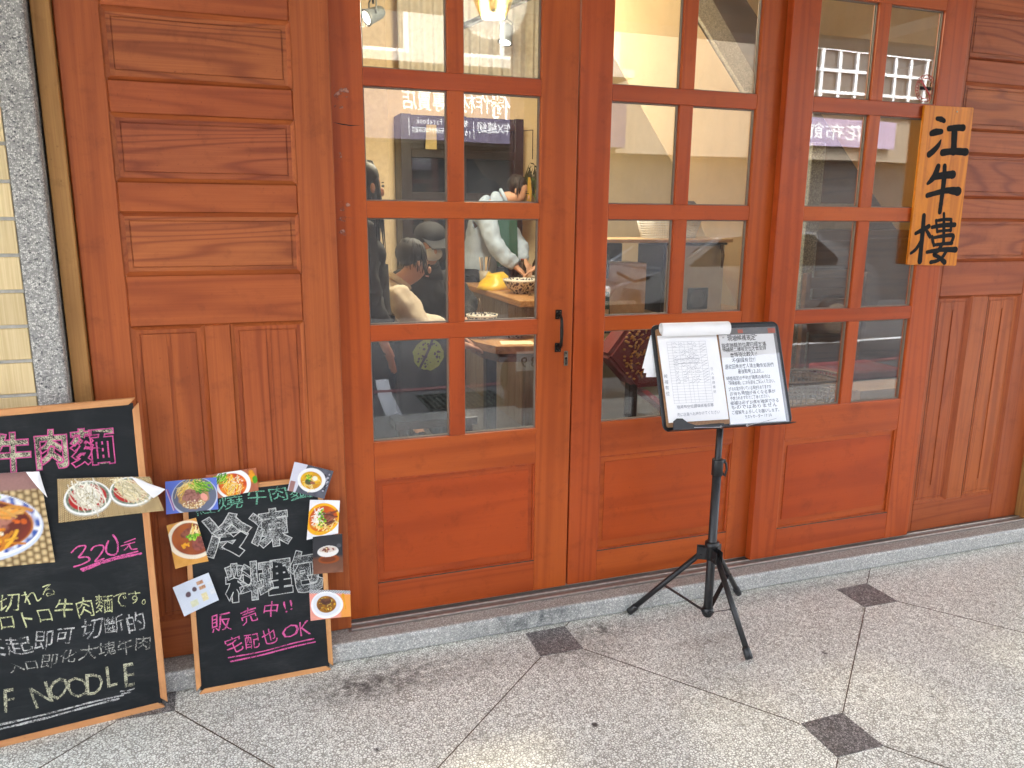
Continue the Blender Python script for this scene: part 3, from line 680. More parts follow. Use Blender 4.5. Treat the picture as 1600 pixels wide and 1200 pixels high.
def pic_white(p):
    p.fill(C_(150, 84, 66), C_(176, 104, 80)); p.ell(1.62, 0.62, 0.16, 0.3, C_(225, 150, 60), 0.3, jag=0.4); p.ell(1.74, 0.5, 0.12, 0.2, GRN[0], 0.3, jag=0.4); p.ell(0.86, 0.45, 0.70, 0.68, C_(250, 250, 250), 0.03); p.ell(0.84, 0.42, 0.56, 0.52, C_(222, 120, 40), 0.05, c2=C_(190, 70, 30), kk=9)
    p.strands(70, 0.80, 0.40, 0.34, 0.34, NDL+[C_(245, 200, 90)], 0.016, 0.4, 1.0); p.bits(40, 0.95, 0.5, 0.3, 0.26, [C_(250, 240, 220), C_(235, 170, 90)], 0.02, 0.04); p.bits(24, 1.08, 0.62, 0.2, 0.18, [C_(205, 90, 50), C_(240, 220, 200)], 0.03, 0.05); p.strands(44, 0.46, 0.76, 0.24, 0.18, GRN, 0.022, 0.22, 0.6)
def pic_brown(p):
    p.fill(C_(200, 140, 78), C_(214, 158, 96)); p.ell(0.50, 0.55, 0.56, 0.44, C_(238, 226, 204), 0.02, -0.25); p.ell(0.52, 0.565, 0.49, 0.375, C_(150, 76, 36), 0.05, -0.25, c2=C_(120, 52, 26), kk=5); p.ell(0.50, 0.70, 0.26, 0.12, C_(96, 42, 32), 0.15, 0.1, 0.4, c2=C_(130, 70, 56), kk=20); p.strands(20, 0.66, 0.68, 0.10, 0.10, NDL, 0.016, 0.2, 0.8)
    p.ell(0.66, 0.42, 0.20, 0.15, C_(130, 66, 58), 0.1, 0.5, 0.3, c2=C_(92, 40, 36), kk=22); p.bits(9, 0.34, 0.46, 0.10, 0.05, [C_(215, 150, 60)], 0.03, 0.05); p.bits(34, 0.58, 0.60, 0.19, 0.06, GRN, 0.025, 0.05)
def pic_packs(p):
    p.fill(C_(196, 206, 220), C_(214, 220, 230), 3); p.ell(0.34, 0.58, 0.09, 0.11, C_(70, 50, 56), 0.3, jag=0.4); p.ell(0.56, 0.66, 0.08, 0.10, C_(60, 44, 50), 0.3, jag=0.4)
    for x, y, w, h, c, c2 in ((0.72, 0.80, 0.22, 0.14, C_(120, 70, 50), C_(190, 150, 120)), (0.74, 0.62, 0.22, 0.14, C_(140, 90, 60), C_(205, 170, 140)), (0.72, 0.30, 0.20, 0.28, C_(226, 216, 178), C_(206, 196, 152)), (0.36, 0.24, 0.24, 0.22, C_(220, 220, 190), C_(196, 200, 170)), (1.0, 0.62, 0.2, 0.2, C_(222, 226, 230), C_(200, 208, 216)), (1.0, 0.36, 0.2, 0.2, C_(226, 228, 230), C_(206, 212, 218))):
        m = np.clip((w/2-np.abs(p.x-x-w/4))/0.02, 0, 1)*np.clip((h/2-np.abs(p.y-y))/0.02, 0, 1); n = p.nz(30)[..., None]; p.a = p.a*(1-m[..., None])+(c*(1-n)+c2*n)*m[..., None]
def pic_dark(p):
    p.fill(C_(52, 54, 64), C_(84, 86, 96)); p.put((0.30-p.x+0.18*p.y)/0.02, C_(214, 214, 226)); p.put((0.1-np.abs(p.x-0.12))/0.02*(p.y < 0.35), C_(150, 110, 105)); p.bits(30, 1.22, 0.55, 0.12, 0.35, [C_(180, 180, 190), C_(30, 30, 36)], 0.02, 0.05); p.ell(0.74, 0.52, 0.50, 0.42, C_(246, 246, 246), 0.02); p.ell(0.73, 0.51, 0.39, 0.31, C_(226, 176, 70), 0.05, c2=C_(200, 140, 40), kk=12)
    p.strands(30, 0.74, 0.44, 0.28, 0.2, NDL, 0.014, 0.25); p.ell(0.66, 0.44, 0.16, 0.10, C_(62, 66, 40), 0.2, jag=0.5); p.bits(24, 0.62, 0.58, 0.13, 0.10, GRN, 0.02, 0.04); p.ell(0.84, 0.60, 0.10, 0.09, C_(240, 236, 214), 0.2, jag=0.3); p.ell(0.80, 0.44, 0.1, 0.06, C_(150, 90, 70), 0.2, jag=0.4)
def pic_orange(p):
    p.fill(C_(246, 246, 250)); p.ell(0.40, 0.48, 0.47, 0.44, C_(240, 176, 84), 0.02); p.ell(0.41, 0.49, 0.40, 0.36, C_(214, 112, 34), 0.05, c2=C_(190, 84, 24), kk=7); p.strands(40, 0.44, 0.36, 0.28, 0.16, NDL, 0.016, 0.25); p.strands(26, 0.54, 0.50, 0.14, 0.16, MEAT, 0.034, 0.24, 0.3); p.strands(26, 0.26, 0.54, 0.10, 0.18, [C_(250, 246, 236)], 0.014, 0.2); p.bits(30, 0.38, 0.50, 0.12, 0.24, GRN, 0.02, 0.05); p.bits(14, 0.42, 0.26, 0.3, 0.14, [C_(246, 220, 150)], 0.02, 0.04)
def pic_night(p):
    p.fill(C_(20, 22, 26), C_(34, 34, 38)); p.put((0.46-p.y)/0.08, C_(92, 58, 44)); p.put((0.25-p.y)/0.3*p.nz(9), C_(126, 84, 66)); p.ell(0.40, 0.36, 0.28, 0.12, C_(136, 66, 38), 0.1); p.ell(0.38, 0.36, 0.22, 0.08, C_(96, 44, 26), 0.2); p.ell(0.38, 0.57, 0.27, 0.15, C_(236, 234, 230), 0.03); p.ell(0.38, 0.62, 0.23, 0.08, C_(210, 196, 184), 0.06)
    p.bits(10, 0.38, 0.62, 0.18, 0.05, [C_(120, 66, 56), C_(230, 210, 160), C_(96, 50, 44)], 0.03, 0.05); p.ell(0.66, 0.70, 0.07, 0.06, C_(66, 66, 70), 0.3)
def pic_pink(p):
    p.fill(C_(236, 168, 150), C_(232, 150, 140)); st = np.sin((p.x*0.6+p.y)*120) > 0; p.put((p.y-0.86)*30*st, C_(40, 44, 60)); p.put((p.y-0.86)*30*(~st), C_(236, 236, 236)); p.put(np.clip((p.x-0.95)*12, 0, 1)*np.clip((0.86-p.y)*30, 0, 1), C_(232, 156, 96)); p.ell(0.56, 0.48, 0.53, 0.47, C_(246, 248, 252), 0.02); p.ell(0.55, 0.50, 0.46, 0.40, C_(232, 234, 240), 0.03); p.ell(0.54, 0.50, 0.33, 0.30, C_(150, 100, 40), 0.05, c2=C_(110, 66, 26), kk=9)
    p.bits(40, 0.54, 0.50, 0.28, 0.24, [C_(226, 200, 120), C_(200, 150, 60), C_(84, 56, 30)], 0.02, 0.05); p.ell(0.54, 0.60, 0.18, 0.13, C_(58, 30, 22), 0.2, jag=0.5, c2=C_(92, 54, 40)); p.line(1.10, 0.78, 1.16, 0.30, 0.022, C_(214, 150, 50)); p.ell(1.09, 0.82, 0.05, 0.08, C_(214, 150, 50), 0.1)
def photo_card(name, label, M4, q, painter, off=0.006, curl=0.004, flap=None, aspect=None):
    """q: BL, BR, TR, TL in the board's own (u, v); the paper bows a little off the board"""
    q = [Vector((a, b)) for a, b in q]
    asp = aspect or ((q[1]-q[0]).length+(q[2]-q[3]).length)/((q[3]-q[0]).length+(q[2]-q[1]).length)
    p = Pic(asp); painter(p); p.grain(0.06); h, w = p.h, p.w
    n = len(bpy.data.objects)
    V = []; back = []
    for j in range(h+1):
        for i in range(w+1):
            s, t = i/w, j/h; c = (q[0]*(1-s)+q[1]*s)*(1-t)+(q[3]*(1-s)+q[2]*s)*t
            b = curl*(4*(s-0.5)**2*0.6+4*(t-0.5)**2*0.4+0.25*math.sin(3*s+2*t+n))
            V.append(M4 @ Vector((c.x, -off-b, c.y))); back.append(M4 @ Vector((c.x, -off-b+0.0007, c.y)))
    F = [[j*(w+1)+i, j*(w+1)+i+1, (j+1)*(w+1)+i+1, (j+1)*(w+1)+i] for j in range(h) for i in range(w)]
    rim = [j*(w+1) for j in range(h)]+[h*(w+1)+i for i in range(w)]+[j*(w+1)+w for j in range(h, 0, -1)]+[i for i in range(w, 0, -1)]
    k = len(V); nF = len(F)
    F += [[f[0]+k, f[3]+k, f[2]+k, f[1]+k] for f in F[:nF]]
    F += [[rim[i], rim[(i+1) % len(rim)], rim[(i+1) % len(rim)]+k, rim[i]+k] for i in range(len(rim))]
    o0 = V[0]; root = bpy.data.objects.new(name, None)
    me = bpy.data.meshes.new(name); me.from_pydata([v for v in V+back], [], F); me.materials.append(M['print']); me.materials.append(M['white'])
    col = me.color_attributes.new('print', 'FLOAT_COLOR', 'POINT'); a = np.ones((2*k, 4), dtype=np.float32); a[:k, :3] = p.a.reshape(-1, 3)*0.9; a[k:, :3] = 0.8
    col.data.foreach_set('color', a.ravel())
    mi = np.zeros(len(F), dtype=np.int32); mi[nF:] = 1; me.polygons.foreach_set('material_index', mi); me.update()
    bpy.data.objects.remove(root)
    o = bpy.data.objects.new(name, me); COL.objects.link(o); o['label'] = label; o['category'] = 'photo'; o['group'] = 'food photos stuck to the chalkboards'
    if flap:
        mb = MB(M4); mb.sm = True
        a, b, c = [Vector(v) for v in flap]
        V = []; F = []
        for i in range(9):                                   # the corner rolls forward off the board
            t = i/8; e0 = a.lerp(b, t); e1 = c; r = 0.010*math.sin(t*math.pi)
            V += [(e0.x, -off-0.004-r, e0.y), (e0.lerp(e1, 0.5).x, -off-0.012-r, e0.lerp(e1, 0.5).y), (e0.lerp(e1, 0.97).x, -off-0.009, e0.lerp(e1, 0.97).y)]
        for i in range(8):
            for k2 in range(2): F.append([i*3+k2, (i+1)*3+k2, (i+1)*3+k2+1, i*3+k2+1])
        mb.raw(V, F); mb.build('curled_corner', M['white'], o)
    return o

# ------------------------------------------------------------------ chalkboards
def leaning(P0, P1, T0):
    P0, P1, T0 = Vector(P0), Vector(P1), Vector(T0); u = (P1-P0).normalized(); v = T0-P0; v = (v-u*v.dot(u)).normalized(); n = v.cross(u)     # n points into the board (+y)
    n = -u.cross(v)*-1 if False else (v.cross(u))
    if n.y < 0: n = -n
    return Matrix(((u.x, n.x, v.x, P0.x), (u.y, n.y, v.y, P0.y), (u.z, n.z, v.z, P0.z), (0, 0, 0, 1)))
CH = {'pink': chalk('pink_chalk', (0.68, 0.13, 0.34), 0.56), 'white': chalk('white_chalk', (0.64, 0.65, 0.63), 0.54), 'faint': chalk('rubbed_chalk', (0.42, 0.42, 0.38), 0.36, 300), 'smear': chalk('smeared_chalk', (0.36, 0.37, 0.36), 0.36, 260),
      'grey': chalk('grey_chalk', (0.60, 0.60, 0.58), 0.40), 'yellow': chalk('yellow_chalk', (0.64, 0.66, 0.36), 0.46), 'green': chalk('green_chalk', (0.18, 0.45, 0.32), 0.50), 'cream': chalk('cream_chalk', (0.58, 0.57, 0.40), 0.38)}
def chalkboard(M4, w, h, fw, ft, label):
    t = thing('chalkboard', label, 'chalkboard', M4 @ Vector((w/2, 0, 0)), group='wood framed chalkboards leaning on the shop front')
    T = M4
    MB(T).box(fw-0.004, w-fw+0.004, 0.0045, 0.012, fw-0.004, h-fw+0.004).build('slate', M['slate'], t)
    for a in ((0, fw, 0, h, True), (w-fw, w, 0, h, True), (0, w, 0, fw, False), (0, w, h-fw, h, False)):
        x0, x1, z0, z1, vert = a; d = fw
        if vert: pts = [(x0, 0, z0), (x1, 0, z0+(d if x0 == 0 else 0)), (x1, 0, z1-(d if x0 == 0 else 0)), (x0, 0, z1)] if x0 == 0 else [(x0, 0, z0+d), (x1, 0, z0), (x1, 0, z1), (x0, 0, z1-d)]
        else: pts = [(x0, 0, z0), (x1, 0, z0), (x1-d, 0, z1), (x0+d, 0, z1)] if z0 == 0 else [(x0+d, 0, z0), (x1-d, 0, z0), (x1, 0, z1), (x0, 0, z1)]
        c = Vector((sum(p[0] for p in pts)/4, 0, sum(p[2] for p in pts)/4))
        pts = [Vector(p)+(c-Vector(p))*0.0006/max(0.01, fw) for p in pts]
        mb = MB(T); mb.prism(pts, (0, ft, 0))
        bmesh.ops.bevel(mb.bm, geom=mb.bm.edges[:], offset=0.0018, segments=1, affect='EDGES')
        mb.build('frame_side', M['frame'] if vert else M['frame_h'], t)
    return t
# large board, left
B1 = leaning((-0.8714, -0.277, 0), (-0.276, -0.205, 0), (-0.890, -0.192, 0.981))
b1 = chalkboard(B1, 0.590, 0.985, 0.020, 0.018, 'large chalkboard with pink beef noodle heading and a 320 price')
S1 = B1 @ Matrix.Translation((0, 0.0045, 0))
def chalk_text(parent, col, spec, label=None):
    mb = MB(); r = random.Random(hash(spec[0][0]) % 1000 if False else len(spec)*31+len(spec[0][0]))
    for s in spec: write(mb, s[0], s[1], s[2], *s[3:7], s[7], s[8] if len(s) > 8 else 0.085, rng=r)
    o = mb.build('chalk_writing', CH[col], parent)
    if label: o['label'] = label
    return o
def chalk_lines(parent, col, spec, name='chalk_writing', label=None):
    mb = MB()
    for pts, w, T in spec: stroke(mb, pts, w, T, 0.0010, 5, 0.25)
    o = mb.build(name, CH[col], parent)
    if label: o['label'] = label
    return o
head = [('燒', 0.105, 0.815, 0.205, 0.812), ('牛', 0.213, 0.815, 0.303, 0.812), ('肉', 0.308, 0.812, 0.398, 0.808), ('麵', 0.402, 0.806, 0.515, 0.802)]
chalk_text(b1, 'cream', [(c, 'bold', S1, a, b+.004, d, e+.004, 0.115, 0.02) for c, a, b, d, e in head], 'pale filled heading strokes')
S1b = S1 @ Matrix.Translation((0, -0.0006, 0))
chalk_text(b1, 'pink', [(c, 'line', S1b, a, b+.004, d, e+.004, 0.115, 0.02) for c, a, b, d, e in head], 'pink outline of the heading')
px = lambda X, Y: (0.3735+(X-680)*0.000285, 0.5015+(945-Y)*0.000300)     # price strokes, drawn on the board
chalk_lines(b1, 'pink', [([px(682, 800), px(745, 752), px(815, 760), px(770, 830), px(740, 862), px(815, 870), px(835, 905), px(770, 935), px(690, 948)], 0.0046, S1),
    ([px(860, 810), px(890, 778), px(960, 775), px(975, 815), px(930, 880), px(885, 930), px(968, 915)], 0.0042, S1),
    ([px(1025, 745), px(1000, 800), px(1000, 860), px(1045, 892), px(1095, 880), px(1110, 800), px(1100, 740), px(1075, 690)], 0.0050, S1),
    ([px(1175, 785), px(1278, 762)], 0.0036, S1), ([px(1140, 815), px(1270, 798)], 0.0036, S1), ([px(1215, 808), px(1195, 840), px(1165, 860)], 0.0034, S1), ([px(1215, 815), px(1235, 865), px(1285, 870)], 0.0036, S1),
    ([px(750, 985), px(1010, 930), px(1288, 898)], 0.0052, S1), ([px(765, 1002), px(1020, 945), px(1320, 925)], 0.0060, S1)], label='pink price with a double underline')
chalk_text(b1, 'yellow', [('で', 'thin', S1, 0.118, 0.402, 0.172, 0.404, 0.056), ('切', 'thin', S1, 0.178, 0.404, 0.236, 0.408, 0.062), ('れ', 'thin', S1, 0.238, 0.412, 0.282, 0.416, 0.050), ('る', 'thin', S1, 0.284, 0.420, 0.326, 0.424, 0.052)], 'yellow chalk line')
chalk_text(b1, 'yellow', [('トロトロ', 'thin', S1, 0.125, 0.350, 0.312, 0.348, 0.060), ('牛肉麵', 'thin', S1, 0.314, 0.350, 0.470, 0.348, 0.068), ('です。', 'thin', S1, 0.468, 0.352, 0.585, 0.346, 0.056)], 'yellow green chalk line')
chalk_text(b1, 'grey', [('夾起', 'thin', S1, 0.115, 0.272, 0.252, 0.270, 0.068), ('即可', 'thin', S1, 0.254, 0.274, 0.360, 0.272, 0.064), ('切斷的', 'thin', S1, 0.375, 0.276, 0.552, 0.272, 0.070)], 'white chalk line')
chalk_text(b1, 'faint', [('入口', 'thin', S1, 0.185, 0.216, 0.262, 0.216, 0.036), ('即化', 'thin', S1, 0.264, 0.214, 0.360, 0.212, 0.046), ('大塊牛肉', 'thin', S1, 0.364, 0.212, 0.562, 0.202, 0.056)], 'rubbed pale chalk line')
chalk_text(b1, 'cream', [('BEEF', 'thin', S1, 0.030, 0.106, 0.198, 0.106, 0.100), ('NOODLE', 'thin', S1, 0.232, 0.100, 0.514, 0.104, 0.098)], 'large cream capitals')
chalk_lines(b1, 'grey', [([(0.10, 0.070), (0.25, 0.068), (0.38, 0.072), (0.468, 0.071)], 0.0055, S1), ([(0.12, 0.056), (0.26, 0.056), (0.37, 0.061), (0.455, 0.063)], 0.006, S1), ([(0.462, 0.085), (0.48, 0.082), (0.50, 0.084)], 0.004, S1), ([(0.465, 0.076), (0.49, 0.075)], 0.004, S1)], label='smudged double underline')
# small board, right
B2 = leaning((-0.204, -0.172, 0), (0.239, -0.165, 0), (-0.196, -0.069, 0.659))
b2 = chalkboard(B2, 0.4355, 0.669, 0.0165, 0.016, 'small chalkboard with hollow white letters ringed by food photos')
S2 = B2 @ Matrix.Translation((0, 0.0045, 0))
chalk_text(b2, 'green', [('紅', 'thin', S2, 0.036, 0.584, 0.098, 0.590, 0.050), ('燒', 'thin', S2, 0.104, 0.596, 0.182, 0.600, 0.054), ('牛肉麵', 'thin', S2, 0.190, 0.602, 0.396, 0.606, 0.054)], 'green chalk line')
chalk_lines(b2, 'green', [([(0.335, 0.598), (0.365, 0.604), (0.40, 0.603)], 0.006, S2)])
big = [('冷', 0.060, 0.448, 0.198, 0.452, 0.136), ('凍', 0.203, 0.456, 0.318, 0.460, 0.126), ('料', 0.112, 0.292, 0.222, 0.292, 0.126), ('理', 0.216, 0.296, 0.318, 0.298, 0.122), ('包', 0.312, 0.294, 0.416, 0.296, 0.140)]
chalk_text(b2, 'smear', [(c, 'fat', S2, a, b+.006, d, e+.006, hh, 0.02) for c, a, b, d, e, hh in big], 'grey rubbed filling of the hollow letters')
chalk_text(b2, 'white', [(c, 'fatline', S2 @ Matrix.Translation((0, -0.0006, 0)), a, b+.006, d, e+.006, hh, 0.02) for c, a, b, d, e, hh in big], 'white outline of the hollow letters')
chalk_text(b2, 'pink', [('販', 'thin', S2, 0.054, 0.202, 0.124, 0.206, 0.066), ('売', 'thin', S2, 0.146, 0.212, 0.206, 0.216, 0.054), ('中', 'thin', S2, 0.216, 0.216, 0.276, 0.220, 0.058), ('!!', 'thin', S2, 0.282, 0.226, 0.318, 0.228, 0.052), ('宅配也', 'thin', S2, 0.096, 0.118, 0.262, 0.128, 0.062), ('OK', 'thin', S2, 0.282, 0.132, 0.372, 0.134, 0.066)], 'pink chalk lines')
chalk_lines(b2, 'pink', [([(0.104, 0.104), (0.21, 0.105), (0.30, 0.114), (0.376, 0.118)], 0.0042, S2), ([(0.110, 0.090), (0.20, 0.093), (0.30, 0.102), (0.380, 0.106)], 0.0048, S2)], label='pink double underline')
# photos
photo_card('food_photo', 'big photo of red beef noodle soup in a blue patterned bowl', S1, [(0.085, 0.545), (0.331, 0.527), (0.318, 0.800), (0.085, 0.815)], pic_big, flap=((0.285, 0.802), (0.330, 0.720), (0.318, 0.800)), aspect=0.86)
photo_card('food_photo', 'wide photo of two red plates of plain noodles', B1, [(0.351, 0.643), (0.630, 0.634), (0.600, 0.744), (0.360, 0.772)], pic_plates, off=0.004, curl=0.008, flap=((0.548, 0.752), (0.604, 0.676), (0.640, 0.700)), aspect=2.05)
photo_card('food_photo', 'photo of a noodle bowl on a blue violet table', B2, [(-0.047, 0.601), (0.106, 0.598), (0.107, 0.702), (-0.043, 0.704)], pic_blue, off=0.008, aspect=1.55)
photo_card('food_photo', 'photo of a white bowl with orange noodles and green leaves', B2, [(0.100, 0.632), (0.232, 0.644), (0.229, 0.719), (0.075, 0.710)], pic_white, off=0.004, aspect=1.82)
photo_card('food_photo', 'photo of brown broth with beef and spring onion, left edge of small board', B2, [(-0.033, 0.424), (0.066, 0.436), (0.038, 0.580), (-0.049, 0.566)], pic_brown, off=0.005, curl=0.010, aspect=0.78)
photo_card('food_photo', 'pale photo of packed frozen food portions', B2, [(-0.018, 0.267), (0.088, 0.304), (0.063, 0.397), (-0.045, 0.366)], pic_packs, off=0.005, curl=0.006, aspect=1.12)
photo_card('food_photo', 'tilted photo of a white bowl with yellow broth on a dark cloth', B2, [(0.322, 0.634), (0.438, 0.592), (0.475, 0.682), (0.350, 0.727)], pic_dark, off=0.004, curl=0.006, aspect=1.38)
photo_card('food_photo', 'photo of an orange bowl of noodles on a white ground', B2, [(0.373, 0.461), (0.477, 0.469), (0.490, 0.580), (0.392, 0.594)], pic_orange, off=0.004, aspect=0.84)
photo_card('food_photo', 'dark photo of one small white bowl on a wooden table', B2, [(0.387, 0.343), (0.486, 0.335), (0.490, 0.467), (0.393, 0.469)], pic_night, off=0.008, aspect=0.75)
photo_card('food_photo', 'photo of a white plate on pink paper with a golden spoon', B2, [(0.369, 0.185), (0.503, 0.177), (0.506, 0.267), (0.371, 0.291)], pic_pink, off=0.005, aspect=1.33)

# ------------------------------------------------------------------ hanging name board
sg = thing('name_board', 'orange pine name board with three black brush characters', 'sign', (2.80, -0.06, 1.32))
SG = Matrix(((1, 0, 0.0, 2.664), (0, 1, 0, -0.062), (0.012, 0, 1, 1.329), (0, 0, 0, 1)))
mb = MB(); q = [(2.667, 1.329), (2.944, 1.321), (2.930, 1.971), (2.662, 1.967)]
mb.prism([(a, -0.0505, c) for a, c in q], (0, 0.0105, 0)); bmesh.ops.bevel(mb.bm, geom=mb.bm.edges[:], offset=0.003, segments=2, affect='EDGES'); mb.build('board', M['sign'], sg)
def sq(X, Y):                                            # the brush work is drawn on the face of the board
    t = (Y-60)/1080; u = (X-(210-115*t))/(335-5*t); v = 1-(Y-60-25*u*(1-t))/(1080-25*u*(1-t)*0)
    b = [Vector((q[0][0], q[0][1])), Vector((q[1][0], q[1][1])), Vector((q[2][0], q[2][1])), Vector((q[3][0], q[3][1]))]
    p = (b[0]*(1-u)+b[1]*u)*(1-v)+(b[3]*(1-u)+b[2]*u)*v
    return (p.x, p.y)
kk = 0.00081
chars = [
 [([(292, 150), (318, 155), (338, 166)], (22, 28, 24)), ([(255, 246), (285, 238), (320, 236)], (30, 36, 28)), ([(240, 385), (270, 360), (300, 326), (318, 290)], (34, 34, 26, 8)), ([(370, 217), (420, 212), (466, 214)], (30, 30, 36)), ([(408, 220), (405, 300), (402, 368)], (40, 40, 42)), ([(328, 374), (400, 366), (486, 372)], (36, 34, 40))],
 [([(300, 466), (280, 520), (255, 556), (230, 580)], (32, 36, 30, 16)), ([(282, 534), (340, 524), (398, 520)], (34, 36, 44)), ([(343, 462), (338, 560), (322, 690), (311, 772)], (26, 34, 28, 26)), ([(228, 660), (290, 642), (360, 626), (434, 632)], (26, 28, 32, 48))],
 [([(152, 920), (195, 895), (238, 870)], (20, 24, 26)), ([(206, 796), (198, 900), (188, 1010), (178, 1114)], (26, 30, 28, 32)), ([(192, 964), (155, 1026), (120, 1058)], (24, 20, 16)), ([(214, 884), (232, 915), (246, 940)], (14, 22, 24)), ([(260, 876), (330, 862), (410, 858)], (20, 24, 28)), ([(286, 828), (290, 868), (294, 908)], (16, 16, 16)),
  ([(286, 832), (340, 822), (388, 822)], (16, 18, 18)), ([(386, 822), (388, 860), (384, 900)], (18, 18, 16)), ([(294, 905), (340, 898), (386, 895)], (16, 16, 18)), ([(338, 782), (338, 880), (336, 985)], (18, 22, 20)), ([(260, 940), (264, 970), (272, 1002)], (18, 20, 18)), ([(262, 950), (330, 936), (400, 932), (386, 984)], (16, 20, 24, 20)),
  ([(272, 998), (330, 990), (392, 984)], (18, 18, 20)), ([(226, 1048), (320, 1030), (416, 1028)], (20, 24, 34)), ([(326, 990), (300, 1036), (270, 1064), (300, 1080), (342, 1116)], (22, 24, 20, 22, 30)), ([(352, 1042), (325, 1085), (290, 1108), (250, 1118)], (22, 20, 20, 22))]]
for ch in chars:
    mb = MB()
    for k, (pts, w) in enumerate(ch): stroke(mb, [sq(*p) for p in pts], [x*kk for x in w], Matrix.Translation((0, -0.0507-0.00004*k, 0)), 0.0004, 6, 0.05)
    mb.build('brush_character', M['ink'], sg)
M['nail'] = plain('nail_head', (0.5, 0.42, 0.3), 0.3, 0.9)
MB().lathe([(0.0001, 0.003), (0.0035, 0.002), (0.004, 0)], (2.838, -0.0505, 1.950), 10, axis=(0, -1, 0)).build('nail', M['nail'], sg)
bx('hanging_batten', M['sign'], sg, 2.70, 2.90, -0.0395, -0.0378, 1.60, 1.90)

# ------------------------------------------------------------------ no smoking sticker on the third door
M['red_print'] = plain('red_print', (0.36, 0.035, 0.03), 0.5); M['film'] = chalk('clear_film', (0.75, 0.70, 0.62), 0.2, 2.0)
st = MB(); cx, cz, yy = 2.689, 2.036, -0.0375+0.0168
def ringf(mb, r0, r1, y, n=40): mb.raw([(cx+r*math.cos(a*6.2832/n), y, cz+r*math.sin(a*6.2832/n)) for r in (r0, r1) for a in range(n)], [[i, (i+1) % n, n+(i+1) % n, n+i] for i in range(n)])
ringf(st, 0.0375, 0.0405, yy); ringf(st, 0.0500, 0.0530, yy)
for k in range(26):
    a = k*6.2832/26; 
    if k in (6, 7, 19, 20): continue
    c, s_ = math.cos(a), math.sin(a)
    for (r, w, hh) in ((0.0432, 0.0030, 0.0010), (0.0472, 0.0028, 0.0010), (0.0452, 0.0011, 0.0034)):
        st.raw([(cx+r*c+dx*-s_*1.0+dr*c, yy, cz+r*s_+dx*c+dr*s_) for dx, dr in ((-w, -hh), (w, -hh), (w, hh), (-w, hh))], [[0, 1, 2, 3]])
st.prism([(cx-0.030, yy, cz+0.024), (cx-0.024, yy, cz+0.030), (cx+0.030, yy, cz-0.024), (cx+0.024, yy, cz-0.030)], (0, -0.0003, 0))
stk = st.build('no_smoking_sticker', M['red_print'], door3)
st = MB(); st.box(cx-0.030, cx+0.022, yy-0.0002, yy+0.0004, cz-0.0065, cz+0.0065); st.box(cx+0.024, cx+0.031, yy-0.0002, yy+0.0004, cz-0.0065, cz+0.0065)
stroke(st, [(cx+0.026, cz+0.010), (cx+0.020, cz+0.016), (cx+0.026, cz+0.022)], 0.003, Matrix.Translation((0, yy, 0)), 0.0003)
st.build('cigarette_mark', M['ink'], stk)

# ------------------------------------------------------------------ music stand and what lies on it
ms = thing('music_stand', 'black tripod music stand holding clipboard and notice in front of the middle door', 'music stand', (1.625, -0.30, 0))
_rz, _tl = R(-5), R(22.5)
ur = Vector((math.cos(_rz), math.sin(_rz), 0)); nb = Vector((-math.sin(_rz), math.cos(_rz), 0)); up = nb*math.sin(_tl)+Vector((0, 0, math.cos(_tl))); nn = up.cross(ur)*-1
nn = nb*math.cos(_tl)-Vector((0, 0, math.sin(_tl)))        # into the desk, away from the reader
P0 = Vector((1.329, -0.400, 0.817)); DW, DH = 0.49, 0.362
MS = Matrix(((ur.x, nn.x, up.x, P0.x), (ur.y, nn.y, up.y, P0.y), (ur.z, nn.z, up.z, P0.z), (0, 0, 0, 1)))
def rrect(x0, x1, z0, z1, r, n=5, cut=None):
    pts = []
    for cx_, cz_, a0 in ((x1-r, z0+r, -90), (x1-r, z1-r, 0), (x0+r, z1-r, 90), (x0+r, z0+r, 180)):
        for k in range(n+1): a = R(a0+90*k/n); pts.append((cx_+r*math.cos(a), cz_+r*math.sin(a)))
    return pts
mb = MB(MS); mb.prism([(a, 0.0, c) for a, c in rrect(0.0, DW, -0.004, DH, 0.020)], (0, 0.003, 0)); mb.build('desk', M['black'], ms)
mb = MB(MS)                                             # rolled rim and the pen ledge with its raised left ear
rim = rrect(0.0, DW, -0.004, DH, 0.020); mb.tube([(a, 0.001, c) for a, c in rim]+[(rim[0][0], 0.001, rim[0][1])], 0.0035, 6, cap=False); mb.build('desk_rim', M['black'], ms)
mb = MB(MS); mb.box(0.012, DW-0.012, -0.045, -0.0002, -0.0075, -0.0045, bev=0.001); mb.prism([(a, -0.045, c) for a, c in ((0.012, -0.0075), (0.075, -0.0075), (0.20, -0.004), (0.20, 0.002), (0.098, 0.004), (0.070, 0.014), (0.050, 0.030), (0.030, 0.031), (0.016, 0.022))], (0, -0.002, 0)); mb.build('pen_ledge', M['black'], ms)
M['wire'] = plain('steel_wire', (0.5, 0.5, 0.52), 0.3, 1.0)
for (a, b) in (((0.088, -0.003), (0.186, -0.007)), ((0.285, -0.008), (0.400, 0.010))):
    mb = MB(MS); mb.tube([(a[0], -0.0475, a[1]), ((a[0]+b[0])/2, -0.050, (a[1]+b[1])/2-0.001), (b[0], -0.049, b[1])], 0.0011, 6)
    e = b if a[0] < 0.2 else a
    mb.tube([(e[0]+0.0035*math.cos(t*0.6283), -0.0495, e[1]+0.0035*math.sin(t*0.6283)) for t in range(11)], 0.0010, 5); mb.build('page_clip', M['wire'], ms)
cxx, cyy = 1.622, -0.300
